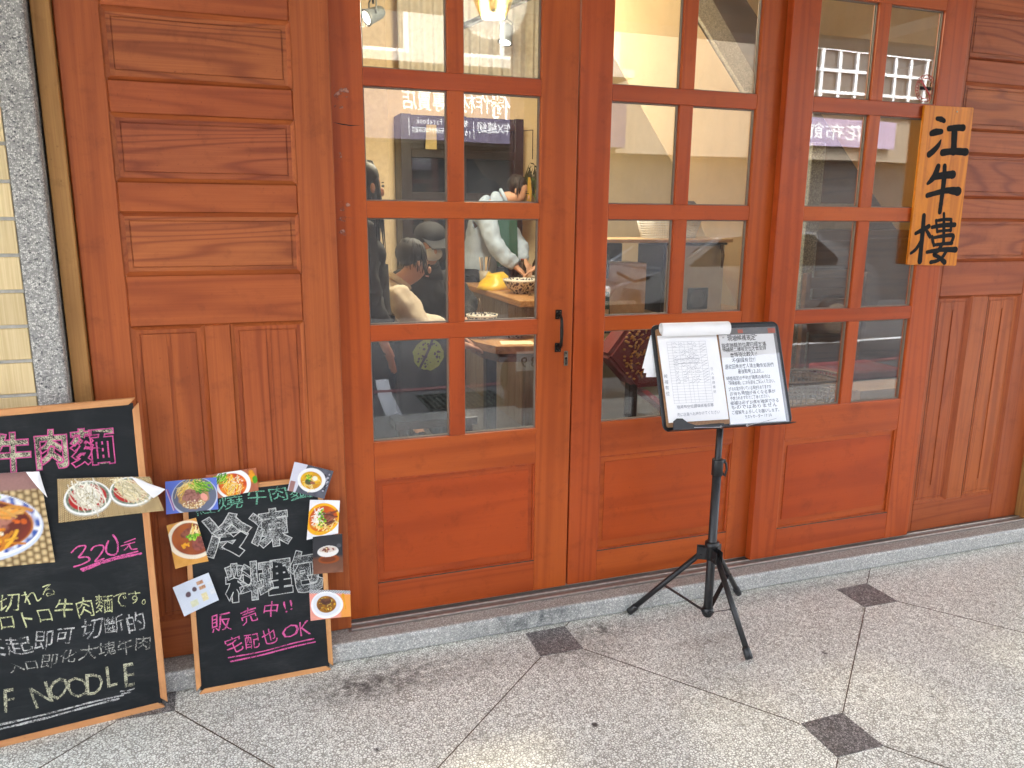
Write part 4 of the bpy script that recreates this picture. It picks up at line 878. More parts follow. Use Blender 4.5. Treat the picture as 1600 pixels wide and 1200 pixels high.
mb = MB(); mb.lathe([(0.0155, 0.028), (0.0165, 0.032), (0.0165, 0.62), (0.0001, 0.62)], (cxx, cyy, 0), 16); mb.lathe([(0.0001, 0.028), (0.0155, 0.028)], (cxx, cyy, 0), 16); mb.build('lower_tube', M['black'], ms)
MB().lathe([(0.0125, 0.60), (0.0125, 0.83), (0.0001, 0.83)], (cxx, cyy, 0), 16).build('upper_tube', M['black'], ms)
mb = MB(); mb.lathe([(0.0172, 0.592), (0.0205, 0.594), (0.0205, 0.652), (0.0190, 0.656), (0.0128, 0.656)], (cxx, cyy, 0), 18); co = mb.build('height_collar', M['black'], ms)
mb = MB(); mb.tube([(cxx+0.018, cyy-0.004, 0.645), (cxx+0.032, cyy-0.006, 0.638), (cxx+0.037, cyy-0.006, 0.612), (cxx+0.030, cyy-0.006, 0.588), (cxx+0.021, cyy-0.005, 0.600)], [0.006, 0.0045, 0.004, 0.0045, 0.005], 8); mb.lathe([(0.0001, 0.012), (0.005, 0.011), (0.006, 0)], (cxx+0.018, cyy-0.004, 0.648), 10, axis=(1, -0.2, 0)); mb.build('clamp_lever', M['black'], co)
mb = MB(); mb.tube([(cxx, cyy, 0.82), (cxx-0.01, cyy-0.012, 0.90), (cxx-0.035, -0.325, 0.965)], 0.012, 10); mb.box(cxx-0.075, cxx+0.005, -0.330, -0.318, 0.93, 0.99, bev=0.004); mb.build('tilt_bracket', M['black'], ms)
hub = Vector((cxx, cyy, 0.292))
mb = MB(); mb.lathe([(0.0172, 0.262), (0.0250, 0.264), (0.0250, 0.312), (0.0270, 0.315), (0.0270, 0.330), (0.0172, 0.334)], (cxx, cyy, 0), 18); hb = mb.build('tripod_hub', M['black'], ms)
feet = [Vector((1.367, -0.150, 0.0)), Vector((1.612, -0.578, 0.0)), Vector((1.868, -0.152, 0.0))]
for k, f in enumerate(feet):
    d = Vector((f.x-cxx, f.y-cyy, 0)).normalized(); s_ = Vector((-d.y, d.x, 0))
    a = hub+d*0.040+Vector((0, 0, -0.012)); b = f+Vector((0, 0, 0.012)); dv = (b-a).normalized()
    mb = MB(); T = Matrix(((d.x, s_.x, 0, hub.x), (d.y, s_.y, 0, hub.y), (0, 0, 1, hub.z), (0, 0, 0, 1)))
    for sgn in (-1, 1): m2 = MB(T); mb2 = mb; mb.M = T; mb.box(0.018, 0.054, sgn*0.0125-0.0015, sgn*0.0125+0.0015, -0.030, 0.018, bev=0.0012); 
    mb.M = None; mb.tube([hub+d*0.040+Vector((0, 0, -0.012))-s_*0.017, hub+d*0.040+Vector((0, 0, -0.012))+s_*0.017], 0.004, 8); mb.build('leg_bracket', M['black'], hb)
    lg = MB().tube([a-dv*0.01, b], 0.0105, 12).build('leg', M['black'], ms)
    mb = MB(); e = f+Vector((0, 0, 0.010)); mb.tube([e-dv*0.040, e-dv*0.036, e, e+dv*0.003], [0.0118, 0.0138, 0.0142, 0.010], 12); mb.build('rubber_foot', M['black'], lg)
    mid = a.lerp(b, 0.52); low = Vector((cxx, cyy, 0.050))+d*0.018
    mb = MB(); w = s_*0.0085; t = Vector((0, 0, 0.0016))
    mb.prism([mid-w-t, low-w-t, low+w-t, mid+w-t], t*2); mb.tube([mid-s_*0.014, mid+s_*0.014], 0.0035, 8); mb.build('brace', M['black'], ms)
mb = MB(); mb.lathe([(0.0162, 0.034), (0.021, 0.036), (0.021, 0.062), (0.0162, 0.064)], (cxx, cyy, 0), 16)
for k in range(3):
    d = Vector((feet[k].x-cxx, feet[k].y-cyy, 0)).normalized(); s_ = Vector((-d.y, d.x, 0)); c = Vector((cxx, cyy, 0.050))+d*0.020; mb.tube([c-s_*0.013, c+s_*0.013], 0.0045, 8)
mb.build('brace_collar', M['black'], ms)
# clipboard with its sign-up sheet and the turned-over pages
M['hardboard'] = plain('brown_hardboard', (0.32, 0.17, 0.08), 0.6, 0, 0.25, 120); M['pencil'] = plain('grey_ink', (0.34, 0.35, 0.39), 0.7); M['pen_ink'] = plain('dark_ink', (0.012, 0.013, 0.016), 0.7)
cb = thing('clipboard', 'brown clipboard with a ruled waiting list and curled white pages', 'clipboard', MS @ Vector((0.13, -0.01, 0.01)))
mb = MB(MS); mb.prism([(a, -0.0065, c) for a, c in rrect(0.010, 0.246, 0.006, 0.348, 0.008)], (0, 0.0035, 0)); mb.build('board', M['hardboard'], cb)
mb = MB(MS); V = []; F = []
for j in range(9):
    for i in range(7):
        s, t = i/6, j/8; u = 0.0135+(0.238-0.0135)*s+(0.004*(1-t)); V.append((u, -0.0085-0.002*math.sin(t*3.1)-0.0015*math.sin(s*3), 0.022+(0.324-0.022)*t))
for j in range(8):
    for i in range(6): F.append([j*7+i, j*7+i+1, (j+1)*7+i+1, (j+1)*7+i])
mb.sm = True; mb.raw(V, F); mb.raw([(a, b+0.0012, c) for a, b, c in V], [f[::-1] for f in F]); sh = mb.build('waiting_list', M['white'], cb)
LS = MS @ Matrix.Translation((0, -0.0122, 0))
mb = MB()
for k in range(23): zz = 0.300-k*0.0097; stroke(mb, [(0.044, zz), (0.190, zz-0.001)], 0.0006, LS, 0, 1)
for u in (0.044, 0.062, 0.088, 0.108, 0.122, 0.138, 0.166, 0.190): stroke(mb, [(u, 0.300), (u+0.001, 0.300-22*0.0097)], 0.0006, LS, 0, 1)
mb.build('ruled_table', M['pencil'], sh)
mb = MB(); rr = random.Random(5)
for k in range(15):
    zz = 0.2925-k*0.0097
    for u in (0.063, 0.090, 0.109, 0.124, 0.140):
        if rr.random() < 0.75: stroke(mb, [(u+rr.uniform(0, 0.004)+i*0.0042, zz+rr.uniform(-0.002, 0.005)) for i in range(rr.randint(3, 5))], 0.0011, LS, 0.0002, 3)
    if rr.random() < 0.6: stroke(mb, [(0.168, zz-0.001), (0.186, zz+0.006)], 0.0010, LS, 0.0002, 2)
for zz in (0.236, 0.221): stroke(mb, [(0.060, zz), (0.110, zz+0.003), (0.160, zz+0.002)], 0.0013, LS, 0.0002, 4)
write(mb, '現場有空位請填候補名單', 'pen', LS, 0.052, 0.068, 0.190, 0.070, 0.013, 0.05, 0.0002); write(mb, '先に店員へお声かけてください', 'pen', LS, 0.050, 0.042, 0.210, 0.044, 0.013, 0.05, 0.0002)
for k, c in enumerate('候補有位'): write(mb, c, 'pen', LS, 0.018, 0.176-k*0.020, 0.032, 0.176-k*0.020, 0.015, 0.05, 0.0002)
for k, c in enumerate('已入座請備註'): write(mb, c, 'pen', LS, 0.196, 0.196-k*0.016, 0.206, 0.196-k*0.016, 0.011, 0.05, 0.0002)
mb.build('pencil_writing', M['pencil'], sh)
mb = MB(MS); mb.sm = True; V = []; F = []; n = 22; r0 = 0.027                         # the pages rolled over the clip
for i, u in enumerate((0.014, 0.10, 0.19, 0.272)):
    for k in range(n):
        a = R(-95+k*17.5); r = r0*(1.0-0.018*k); V.append((u+0.0006*k*(1 if i == 0 else 0.3), -0.030+r*math.cos(a+0.4)*-1+0.000, 0.340+r*math.sin(a+0.4)))
for i in range(3):
    for k in range(n-1): F.append([i*n+k, i*n+k+1, (i+1)*n+k+1, (i+1)*n+k])
mb.raw(V, F); mb.build('rolled_pages', M['white'], cb)
for k, (a, b) in enumerate((((-0.050, 0.215), (-0.004, 0.330)), ((-0.045, 0.200), (-0.002, 0.322)), ((-0.036, 0.186), (0.0, 0.312)))):
    mb = MB(MS); y = 0.006+0.004*k; mb.prism([(a[0], y, a[1]), (0.12, y, a[1]-0.004), (0.12, y, b[1]), (b[0], y, b[1])], (0, 0.0006, 0)); mb.build('folded_back_page', M['white'], cb)
# notice in a clear sleeve
nt_ = thing('notice_sheet', 'white handwritten waiting rules notice in a clear sleeve', 'notice', MS @ Vector((0.36, -0.01, 0.0)))
M['sleeve'] = glass_mat('clear_sleeve', 0.035, (0.99, 0.99, 0.99))
mb = MB(MS); mb.box(0.249, 0.466, -0.0048, -0.0038, 0.004, 0.320); mb.build('sheet', M['white'], nt_)
mb = MB(MS); mb.box(0.245, 0.478, -0.0062, -0.0057, 0.001, 0.345); mb.build('sleeve', M['sleeve'], nt_)
mb = MB(MS); mb.box(0.245, 0.478, -0.0036, -0.0030, 0.001, 0.345); mb.build('backing_card', plain('grey_card', (0.20, 0.20, 0.21), 0.5), nt_)
M['tab'] = plain('faded_red_tab', (0.50, 0.14, 0.10), 0.5)
for a_ in ((0.325, 0.345, -0.0056, -0.0050, 0.325, 0.338), (0.445, 0.474, -0.0056, -0.0050, 0.322, 0.340)): MB(MS).box(*a_).build('red_tab', M['tab'], nt_)
NS = MS @ Matrix.Translation((0, -0.0050, 0)); mb = MB()
rows = [('“現場候補規定”', .262, .410, .298, .022), ('指定時間的位置已經客滿', .254, .430, .276, .0155), ('候補是二樓有空位才會安排', .255, .428, .260, .0155), ('會等待比較久!!', .282, .390, .240, .017), ('不保證有位!!', .286, .380, .220, .017), ('過號回來的客人請主動告知我們', .256, .448, .199, .0155), ('最後點餐13:30', .304, .394, .181, .015),
  ('時間指定の予約が満席の場合は', .256, .428, .158, .0145), ('「現場候補」にお名前をご記入ください。', .254, .450, .141, .0145), ('2Fのお席が空いている場合もありますが', .258, .426, .121, .0145), ('お待ち時間が長くなる事が', .260, .440, .104, .014), ('予想されますのでご了承ください。', .260, .420, .088, .0140), ('候補は必ずお席を確保できる', .258, .450, .071, .0140), ('ものではありません', .258, .440, .056, .0140), ('ご理解をよろしくお願いします。', .258, .452, .038, .0140), ('ラストオーダー 17:30', .306, .412, .021, .0130)]
for k, (s, a, b, z, hh) in enumerate(rows): write(mb, s, 'pen', NS, a, z, b, z+0.002, hh*1.08, 0.06, 0.0004, rng=random.Random(k*7+1))
stroke(mb, [(0.352, 0.1795), (0.405, 0.1815)], 0.0012, NS, 0.0004, 2)
mb.build('ink_writing', M['pen_ink'], nt_)
pn = MB(MS); pn.tube([(0.060, -0.040, 0.0005), (0.072, -0.040, 0.0005), (0.185, -0.040, 0.0022), (0.203, -0.040, 0.0024)], [0.0008, 0.0045, 0.0048, 0.0042], 10)
pn = pn.build('ballpoint_pen', M['black']); pn['label'] = 'black ballpoint pen lying on the ledge of the music stand'; pn['category'] = 'pen'

# ------------------------------------------------------------------ the shop inside
FZ = 0.07
M['cream'] = plain('cream_wall_paint', (0.82, 0.65, 0.41), 0.8, 0, 0.05, 3); M['ceil'] = plain('shop_ceiling', (0.62, 0.55, 0.42), 0.85, 0, 0.05, 3)
M['shopfloor'] = chips('shop_floor_terrazzo', 90, (0.10, 0.09, 0.08), (0.06, 0.05, 0.045), (0.04, 0.035, 0.03), 0.1, 0.35)
M['dkwood'] = wood('dark_stained_wood', (0.020, 0.011, 0.008), (0.009, 0.005, 0.004), 'x', 8, 0.5, 0.35, 0.1, 0.06, 6, 0.3)
M['brwood'] = wood('brown_furniture_wood', (0.12, 0.062, 0.030), (0.05, 0.024, 0.012), 'x', 8, 0.5, 0.4, 0.1, 0.06, 6, 0.3)
M['table'] = wood('table_plank_wood', (0.42, 0.22, 0.09), (0.20, 0.085, 0.03), 'y', 8, 0.55, 0.35, 0.08, 0.06, 7, 0.3)
M['grwood'] = wood('weathered_plank', (0.24, 0.20, 0.14), (0.13, 0.10, 0.07), 'z', 7, 0.4, 0.5, 0.1, 0.05, 8, 0.4)
M['stone'] = chips('stair_terrazzo', 120, (0.42, 0.38, 0.30), (0.16, 0.14, 0.11), (0.24, 0.21, 0.165), 0.09, 0.5, 0.4)
M['postst'] = chips('grey_post_terrazzo', 130, (0.36, 0.36, 0.32), (0.10, 0.11, 0.10), (0.16, 0.17, 0.155), 0.09, 0.5, 0.4)
sb = thing('shop_room', 'cream painted dining room behind the glazed doors', 'room', (2.5, 2.5, FZ))
bx('back_wall', M['cream'], sb, -1.3, 7.0, 4.52, 4.7, FZ, 3.7); bx('side_wall', M['cream'], sb, -1.3, -1.1, 0.15, 4.519, FZ, 3.7); bx('side_wall', M['cream'], sb, 6.8, 7.0, 0.15, 4.519, FZ, 3.7)
bx('room_ceiling', M['ceil'], sb, -1.3, 7.0, 0.15, 4.7, 3.701, 3.8); bx('room_floor', M['shopfloor'], sb, -1.3, 7.0, 0.142, 4.7, -0.02, 0.0695)
bx('front_wall', M['cream'], sb, -1.3, -0.44, 0.06, 0.149, FZ, 3.7); bx('front_wall', M['cream'], sb, 3.62, 7.0, 0.06, 0.149, FZ, 3.7); bx('lintel_wall', M['cream'], sb, -0.44, 3.62, 0.065, 0.149, 3.0, 3.7)
bx('ceiling_beam', M['cream'], sb, 3.2, 6.8, 3.3, 4.5, 3.05, 3.69); bx('pilaster', plain('tan_pilaster', (0.52, 0.42, 0.28), 0.8), sb, 0.98, 1.30, 4.2, 4.519, FZ, 3.69)
bx('wall_moulding', M['cream'], sb, 1.45, 3.0, 4.48, 4.519, 2.86, 2.92, bev=0.008)
# curtain
def folds(name, m, parent, x0, x1, y, z0, z1, n, amp):
    mb = MB(); mb.sm = True; V = []; F = []; k = n*8; rows = 6; rr = random.Random(3); ph = [rr.uniform(-.5, .5) for _ in range(n+2)]
    for j in range(rows+1):
        t = j/rows
        for i in range(k+1): s = i/k; V.append((x0+(x1-x0)*s, y+amp*math.sin(2*math.pi*n*s+ph[int(n*s)]*1.4)*(0.6+0.4*t)+0.01*math.sin(7*s+3*t), z1-(z1-z0)*t))
    for j in range(rows):
        for i in range(k): F.append([j*(k+1)+i, j*(k+1)+i+1, (j+1)*(k+1)+i+1, (j+1)*(k+1)+i])
    mb.raw(V, F); mb.raw([(a, b+0.006, c) for a, b, c in V], [f[::-1] for f in F]); return mb.build(name, m, parent)
cu = thing('curtain', 'pale grey pleated curtain high on the back wall', 'curtain', (2.1, 4.3, 2.7))
folds('cloth', plain('pale_grey_cloth', (0.56, 0.53, 0.47), 0.9), cu, 1.42, 2.95, 4.30, 2.68, 3.55, 15, 0.030); MB().tube([(1.38, 4.30, 3.56), (3.0, 4.30, 3.56)], 0.014, 8).build('curtain_rod', M['iron'], cu)
# dark cabinet in the back wall
M['cabglass'] = glass_mat('cabinet_glass', 0.05, (0.35, 0.37, 0.38))
ca = thing('dark_cabinet', 'tall dark cabinet with glass doors against the back wall', 'cabinet', (1.95, 4.3, FZ))
bx('carcass', M['dkwood'], ca, 1.41, 2.52, 4.28, 4.50, FZ, 2.34, bev=0.004)
mb = MB()
for a, b, c, e in ((1.41, 1.50, FZ, 2.34), (1.93, 1.99, FZ, 2.34), (2.44, 2.52, FZ, 2.34)): mb.box(a, b, 4.22, 4.279, c, e, bev=0.003)
mb.build('upright', M['dkwood'], ca)
for z in (0.16, 0.92, 1.30, 1.66, 2.02, 2.27): bx('shelf_rail', M['dkwood'], ca, 1.5005, 2.4395, 4.224, 4.278, z-0.035, z+0.035, bev=0.003)
for a, b in ((1.50, 1.93), (1.99, 2.44)):
    for z0, z1 in ((0.955, 1.265), (1.335, 1.625), (1.695, 1.985)): bx('cabinet_pane', M['cabglass'], ca, a+.0005, b-.0005, 4.250, 4.254, z0+.0005, z1-.0005)
for (x, z, w, hh, c) in ((1.62, 2.055, 0.10, 0.20, (0.45, 0.36, 0.16)), (1.80, 2.055, 0.07, 0.14, (0.5, 0.42, 0.2))):
    o = MB().prism([(x, 4.216, z), (x+w, 4.216, z), (x+w*0.95, 4.205, z+hh), (x+w*0.1, 4.205, z+hh)], (0, -0.006, 0)).build('paper_bag', plain('kraft_paper', c, 0.8)); o['label'] = 'kraft paper bag on the dark cabinet, '+('taller one' if hh > 0.15 else 'shorter one'); o['category'] = 'paper bag'
# lit lamps: amber pendant, two track spots on one rail and a further spot
M['amber'] = glass_mat('amber_lamp_glass', 0.05, (0.98, 0.77, 0.38)); M['glow'] = lamp_mat('lamp_glow', (1.0, 0.72, 0.34), 0.5); M['glow_w'] = lamp_mat('spot_glow', (1.0, 0.86, 0.66), 1.5)
def point(name, loc, e, col, r, parent, spot=None, aim=None):
    l = bpy.data.lights.new(name, 'SPOT' if spot else 'POINT'); l.energy = e; l.color = col; l.shadow_soft_size = r
    o = bpy.data.objects.new(name, l); COL.objects.link(o)
    if spot: l.spot_size = spot; l.spot_blend = 0.6
    o.location = Vector(loc)-parent.location; o.parent = parent
    if aim is not None: o.rotation_euler = (Vector(loc)-Vector(aim)).to_track_quat('Z', 'Y').to_euler()
    return o
pl = thing('pendant_lamp', 'lit amber glass pendant lamp behind the first door', 'lamp', (1.470, 1.9, 2.63))
prof = [(0.027, 0.30), (0.055, 0.29), (0.100, 0.23), (0.118, 0.15), (0.112, 0.07), (0.088, 0.01), (0.070, -0.02)]
mb = MB(); mb.lathe([(a, b) for a, b in prof], (1.470, 1.9, 2.625), 24); mb.build('glass_shade', M['amber'], pl)
MB().ball((1.470, 1.9, 2.77), 0.030, 0.030, 0.042).build('bulb', M['glow'], pl); mb = MB(); mb.lathe([(0.0001, 0.16), (0.02, 0.155), (0.024, 0.06), (0.034, 0.0), (0.0001, 0)], (1.470, 1.9, 2.815), 14); mb.tube([(1.470, 1.9, 2.96), (1.470, 1.9, 3.70)], 0.004, 6); mb.build('cord', M['iron'], pl)
point('pendant_light', (1.470, 1.9, 2.69), 24, (0.98, 0.91, 0.78), 0.20, pl)
lt = thing('spotlight_track', 'dark ceiling track with one lit and one unlit black spotlight', 'spotlight', (2.1, 3.8, 3.1))
bx_t = MB(); bx_t.prism([(1.36, 6.0, 3.02), (1.41, 6.0, 3.02), (2.44, 2.4, 3.02), (2.39, 2.4, 3.02)], (0, 0, 0.04)); 
mb = MB(); mb.prism([(1.845, 4.42, 3.02), (1.885, 4.42, 3.02), (2.30, 2.2, 3.02), (2.26, 2.2, 3.02)], (0, 0, 0.035)); bx_t.bm.free()
for (x, y) in ((1.90, 4.25), (2.25, 2.4)): mb.tube([(x, y, 3.055), (x, y, 3.70)], 0.006, 6)
mb.build('track_rail', M['iron'], lt)
M['spotgrey'] = plain('blue_grey_spot_shell', (0.09, 0.105, 0.11), 0.45)
def spot(parent, x, y, z, d, lit):
    d = Vector(d).normalized(); c = Vector((x, y, z))
    mb = MB(); mb.lathe([(0.0001, -0.085), (0.030, -0.083), (0.042, -0.06), (0.050, 0.03), (0.058, 0.055), (0.052, 0.055), (0.0001, 0.045)], c, 18, axis=d); sd = mb.build('spot_head', M['spotgrey'], parent)
    mb = MB(); s_ = d.cross(Vector((0, 0, 1))).normalized()*0.056; u_ = Vector((0, 0, 0.12)); mb.tube([c+s_, c+s_+u_*0.7, c+u_, c-s_+u_*0.7, c-s_], 0.006, 6); mb.tube([c+u_, c+u_*1.6], 0.012, 8); mb.build('spot_bracket', M['spotgrey'], parent)
    mb = MB(); mb.lathe([(0.0001, 0.050), (0.049, 0.0515), (0.0001, 0.062)], c, 18, axis=d); mb.build('lens', M['glow_w'] if lit else M['iron'], sd)
    return c, d
c, d = spot(lt, 2.05, 3.35, 2.83, (-0.25, -0.2, -1), True); point('spot_light', c+d*0.075, 6, (1.0, 0.90, 0.72), 0.04, lt, R(130), c+d)
spot(lt, 2.235, 2.4, 2.80, (-0.5, 0.3, -0.9), False)
s2 = thing('wall_spotlight', 'bright lit spotlight at the top left of the first door', 'spotlight', (0.97, 2.95, 2.85))
mb = MB(); mb.tube([(0.99, 3.0, 2.88), (0.93, 3.0, 3.70)], 0.008, 8); mb.build('stem', M['iron'], s2)
c, d = spot(s2, 0.985, 3.0, 2.81, (-0.9, -0.25, -0.45), True); point('spot_light', c+d*0.075, 6, (1.0, 0.90, 0.72), 0.05, s2, R(140), c+d)
# hanging ornament
ho = thing('wall_ornament', 'hanging bundle of dried plants with a yellow trowel on the back wall', 'ornament', (2.6, 4.2, 1.65))
M['leafd'] = plain('dark_dried_leaf', (0.04, 0.045, 0.02), 0.7); M['leafg'] = plain('green_leaf', (0.08, 0.14, 0.03), 0.6); M['ochre'] = plain('ochre_yellow', (0.60, 0.36, 0.06), 0.5)
MB().tube([(2.60, 4.2, 2.0), (2.60, 4.2, 2.25), (2.60, 4.50, 2.27)], 0.004, 5).build('cord', M['iron'], ho)
mb = MB(); rr = random.Random(9)
for k in range(26):
    a = Vector((2.60+rr.uniform(-.05, .07), 4.2, 1.97-rr.random()*0.12)); b = a+Vector((rr.uniform(-.09, .12), rr.uniform(-.03, .03), rr.uniform(-0.22, 0.02))); s_ = Vector((rr.uniform(.008, .02), 0, 0.004)); mb.prism([a, (a+b)/2+s_, b, (a+b)/2-s_], (0, 0.003, 0))
mb.build('dried_bundle', M['leafd'], ho)
mb = MB()
for k in range(14):
    a = Vector((2.60+rr.uniform(-.05, .07), 4.19, 1.86-rr.random()*0.08)); b = a+Vector((rr.uniform(-.04, .08), 0, rr.uniform(-0.18, -0.05))); s_ = Vector((0.018, 0, 0)); mb.prism([a, (a+b)/2+s_, b, (a+b)/2-s_], (0, -0.003, 0))
mb.build('leaf', M['leafg'], ho)
mb = MB(); mb.prism([(2.555, 4.19, 1.84), (2.575, 4.19, 1.84), (2.590, 4.19, 1.72), (2.585, 4.19, 1.62), (2.565, 4.19, 1.585), (2.545, 4.19, 1.62), (2.548, 4.19, 1.72)], (0, -0.010, 0)); mb.build('yellow_trowel', M['ochre'], ho); MB().ball((2.66, 4.19, 1.72), 0.03, 0.03, 0.04).build('gourd', M['ochre'], ho)
# open kitchen counter with bowls
kc = thing('kitchen_counter', 'plank sided counter with a thick timber top', 'counter', (2.1, 3.0, FZ))
bx('counter_top', M['table'], kc, 1.80, 2.46, 2.30, 3.75, 0.905, 0.95, bev=0.006)
mb = MB()
for k in range(9): mb.box(1.835, 1.855, 2.34+k*0.155, 2.34+k*0.155+0.151, FZ, 0.904, bev=0.003)
for k in range(4): mb.box(1.857+k*0.148, 1.857+k*0.148+0.144, 2.335, 2.352, FZ, 0.904, bev=0.003)
mb.build('plank_side', M['grwood'], kc); bx('counter_core', M['dkwood'], kc, 1.858, 2.44, 2.356, 3.73, FZ, 0.903)
M['porc'] = None
def porcelain():
    m, nt, b = mat('blue_white_porcelain'); v = coords(nt, rnd=1.0)
    vo = N(nt, 'ShaderNodeTexVoronoi', feature='SMOOTH_F1'); vo.inputs['Scale'].default_value = 42; L(nt, v, vo.inputs['Vector'])
    k = ramp(nt, vo.outputs['Distance'], [(0.30, 1), (0.36, 0), (0.52, 0), (0.56, 1), (0.62, 1), (0.66, 0)])
    L(nt, mixc(nt, k, (0.70, 0.68, 0.60), (0.025, 0.03, 0.075)), b.inputs['Base Color']); b.inputs['Roughness'].default_value = 0.15; return m
M['porc'] = porcelain(); M['glaze'] = plain('white_glaze', (0.72, 0.69, 0.60), 0.2)
def bowl(x, y, z, r, h, label):
    o = thing('soup_bowl', label, 'bowl', (x, y, z), group='blue patterned bowls in the shop')
    mb = MB(); mb.lathe([(r*0.42, 0.0), (r*0.45, h*0.12), (r*0.75, h*0.35), (r*0.95, h*0.72), (r, h*0.86)], (x, y, z), 28); mb.lathe([(0.0001, h*0.14), (r*0.5, h*0.18), (r*0.9, h*0.75), (r*0.96, h)], (x, y, z), 28); mb.build('body', M['porc'], o)
    MB().lathe([(r, h*0.86), (r*1.03, h), (r*0.96, h*1.005)], (x, y, z), 28).build('rim', M['glaze'], o)
    return o
bowl(1.98, 2.78, 0.951, 0.130, 0.105, 'blue patterned bowl on the counter beside the yellow bag')
bowl(2.27, 2.66, 0.951, 0.105, 0.075, 'shallow blue patterned bowl on the counter near the denim sleeve')
M['yellow'] = plain('yellow_plastic', (0.72, 0.47, 0.02), 0.35)
yb = MB(); yb.sm = True; V = []; F = []; rr = random.Random(4)
for j in range(5):
    for i in range(12): a = i*math.pi/6; r = (0.13-0.015*j)*(1+rr.uniform(-.22, .22)); V.append((1.90+r*math.cos(a), 3.14+r*1.1*math.sin(a), 0.951+0.028*j+(0.02*rr.random() if j else 0)))
for j in range(4):
    for i in range(12): F.append([j*12+i, j*12+(i+1) % 12, (j+1)*12+(i+1) % 12, (j+1)*12+i])
F.append([48+i for i in range(12)]); F.append([i for i in range(12)][::-1]); yb.raw(V, F); o = yb.build('plastic_bag', M['yellow']); o['label'] = 'crumpled yellow plastic bag on the counter'; o['category'] = 'bag'
o = MB().box(2.12, 2.36, 2.86, 3.02, 0.951, 0.972, bev=0.004).build('serving_tray', M['brwood']); o['label'] = 'reddish wooden serving tray on the counter'; o['category'] = 'tray'
# dining table with chamfered corner, bowls and paper mats
dt = thing('dining_table', 'thick timber dining table close behind the first door', 'table', (1.75, 1.95, FZ))
MB().prism([(1.385, 2.24, 0.700), (1.385, 1.96, 0.700), (1.45, 1.76, 0.700), (2.15, 1.60, 0.700), (2.15, 2.24, 0.700)], (0, 0, 0.045)).build('tabletop', M['table'], dt)
MB().prism([(1.43, 2.20, 0.640), (1.43, 1.98, 0.640), (1.485, 1.81, 0.640), (2.10, 1.665, 0.640), (2.10, 2.20, 0.640)], (0, 0, 0.0595)).build('apron', M['brwood'], dt)
for (x, y) in ((1.50, 2.10), (1.99, 1.80), (2.03, 2.12)): bx('leg', M['dkwood'], dt, x, x+0.07, y, y+0.07, FZ, 0.6395, bev=0.004)
bowl(1.475, 2.12, 0.746, 0.095, 0.085, 'lower bowl of the stack on the dining table'); bowl(1.475, 2.12, 0.800, 0.100, 0.095, 'top bowl of the stack on the dining table, chopsticks in it'); bowl(1.68, 2.08, 0.746, 0.125, 0.075, 'wide blue patterned bowl at the edge of the dining table')
M['bamboo'] = plain('bamboo', (0.10, 0.06, 0.03), 0.5); mb = MB(); mb.tube([(1.50, 2.08, 0.84), (1.44, 2.08, 1.0)], 0.003, 6); mb.tube([(1.47, 2.09, 0.84), (1.45, 2.10, 1.0)], 0.003, 6); o = mb.build('chopsticks', M['bamboo']); o['label'] = 'pair of chopsticks standing in the top bowl'; o['category'] = 'chopsticks'
M['mat'] = plain('cream_paper', (0.72, 0.62, 0.40), 0.8)
for k, (x, y, w) in enumerate(((1.50, 1.80, 0.20), (1.76, 1.72, 0.17))): o = MB().prism([(x, y, 0.7455), (x+w, y-0.045, 0.7455), (x+w+0.02, y+0.09, 0.7455), (x+0.03, y+0.13, 0.7455)], (0, 0, 0.003+0.002*k)).build('paper_mat', M['mat']); o['label'] = 'cream paper mat on the dining table, '+('nearer its corner' if k == 0 else 'nearer the handle stile'); o['category'] = 'paper mat'
# green printed cloth bag leaning below
tb = thing('cloth_bag', 'dark cloth bag with a round lime green leaf print standing on a stool', 'bag', (0.86, 0.95, 0.62))
bx('bag_body', plain('charcoal_cloth', (0.010, 0.012, 0.014), 0.9), tb, 0.70, 1.02, 0.96, 1.06, 0.57, 0.98, bev=0.02, seg=3)
mb = MB(); rr = random.Random(12); cxg, czg = 0.845, 0.865; mb.raw([(cxg+0.075*math.cos(t*0.2094)*(1+rr.uniform(-.05, .05)), 0.9588, czg+0.075*math.sin(t*0.2094)*(1+rr.uniform(-.05, .05))) for t in range(30)], [list(range(30))]); mb.build('round_print', plain('lime_print', (0.30, 0.46, 0.07), 0.8), tb)
mb = MB()
for k in range(34):
    a = rr.uniform(0, 6.28); r = 0.062*math.sqrt(rr.random()); x, z = cxg+r*math.cos(a), czg+r*math.sin(a); w = rr.uniform(.003, .008); mb.raw([(x-w, 0.9582, z), (x, 0.9582, z-w), (x+w, 0.9582, z+w*0.3), (x, 0.9582, z+w)], [[0, 1, 2, 3]])
stroke(mb, [(cxg+0.02, czg+0.07), (cxg-0.005, czg+0.01), (cxg-0.05, czg-0.075)], 0.012, Matrix.Translation((0, 0.9582, 0)), 0.0002); mb.build('leaf_print', plain('dark_print', (0.035, 0.04, 0.05), 0.9), tb)
bs = thing('low_stool', 'black stool under the cloth bag', 'stool', (0.86, 1.0, FZ)); bx('seat', M['black'], bs, 0.66, 1.06, 0.86, 1.14, 0.53, 0.569, bev=0.005)
for x, y in ((0.68, 0.88), (1.0, 0.88), (0.68, 1.08), (1.0, 1.08)): bx('leg', M['black'], bs, x, x+0.04, y, y+0.04, FZ, 0.5295, bev=0.003)
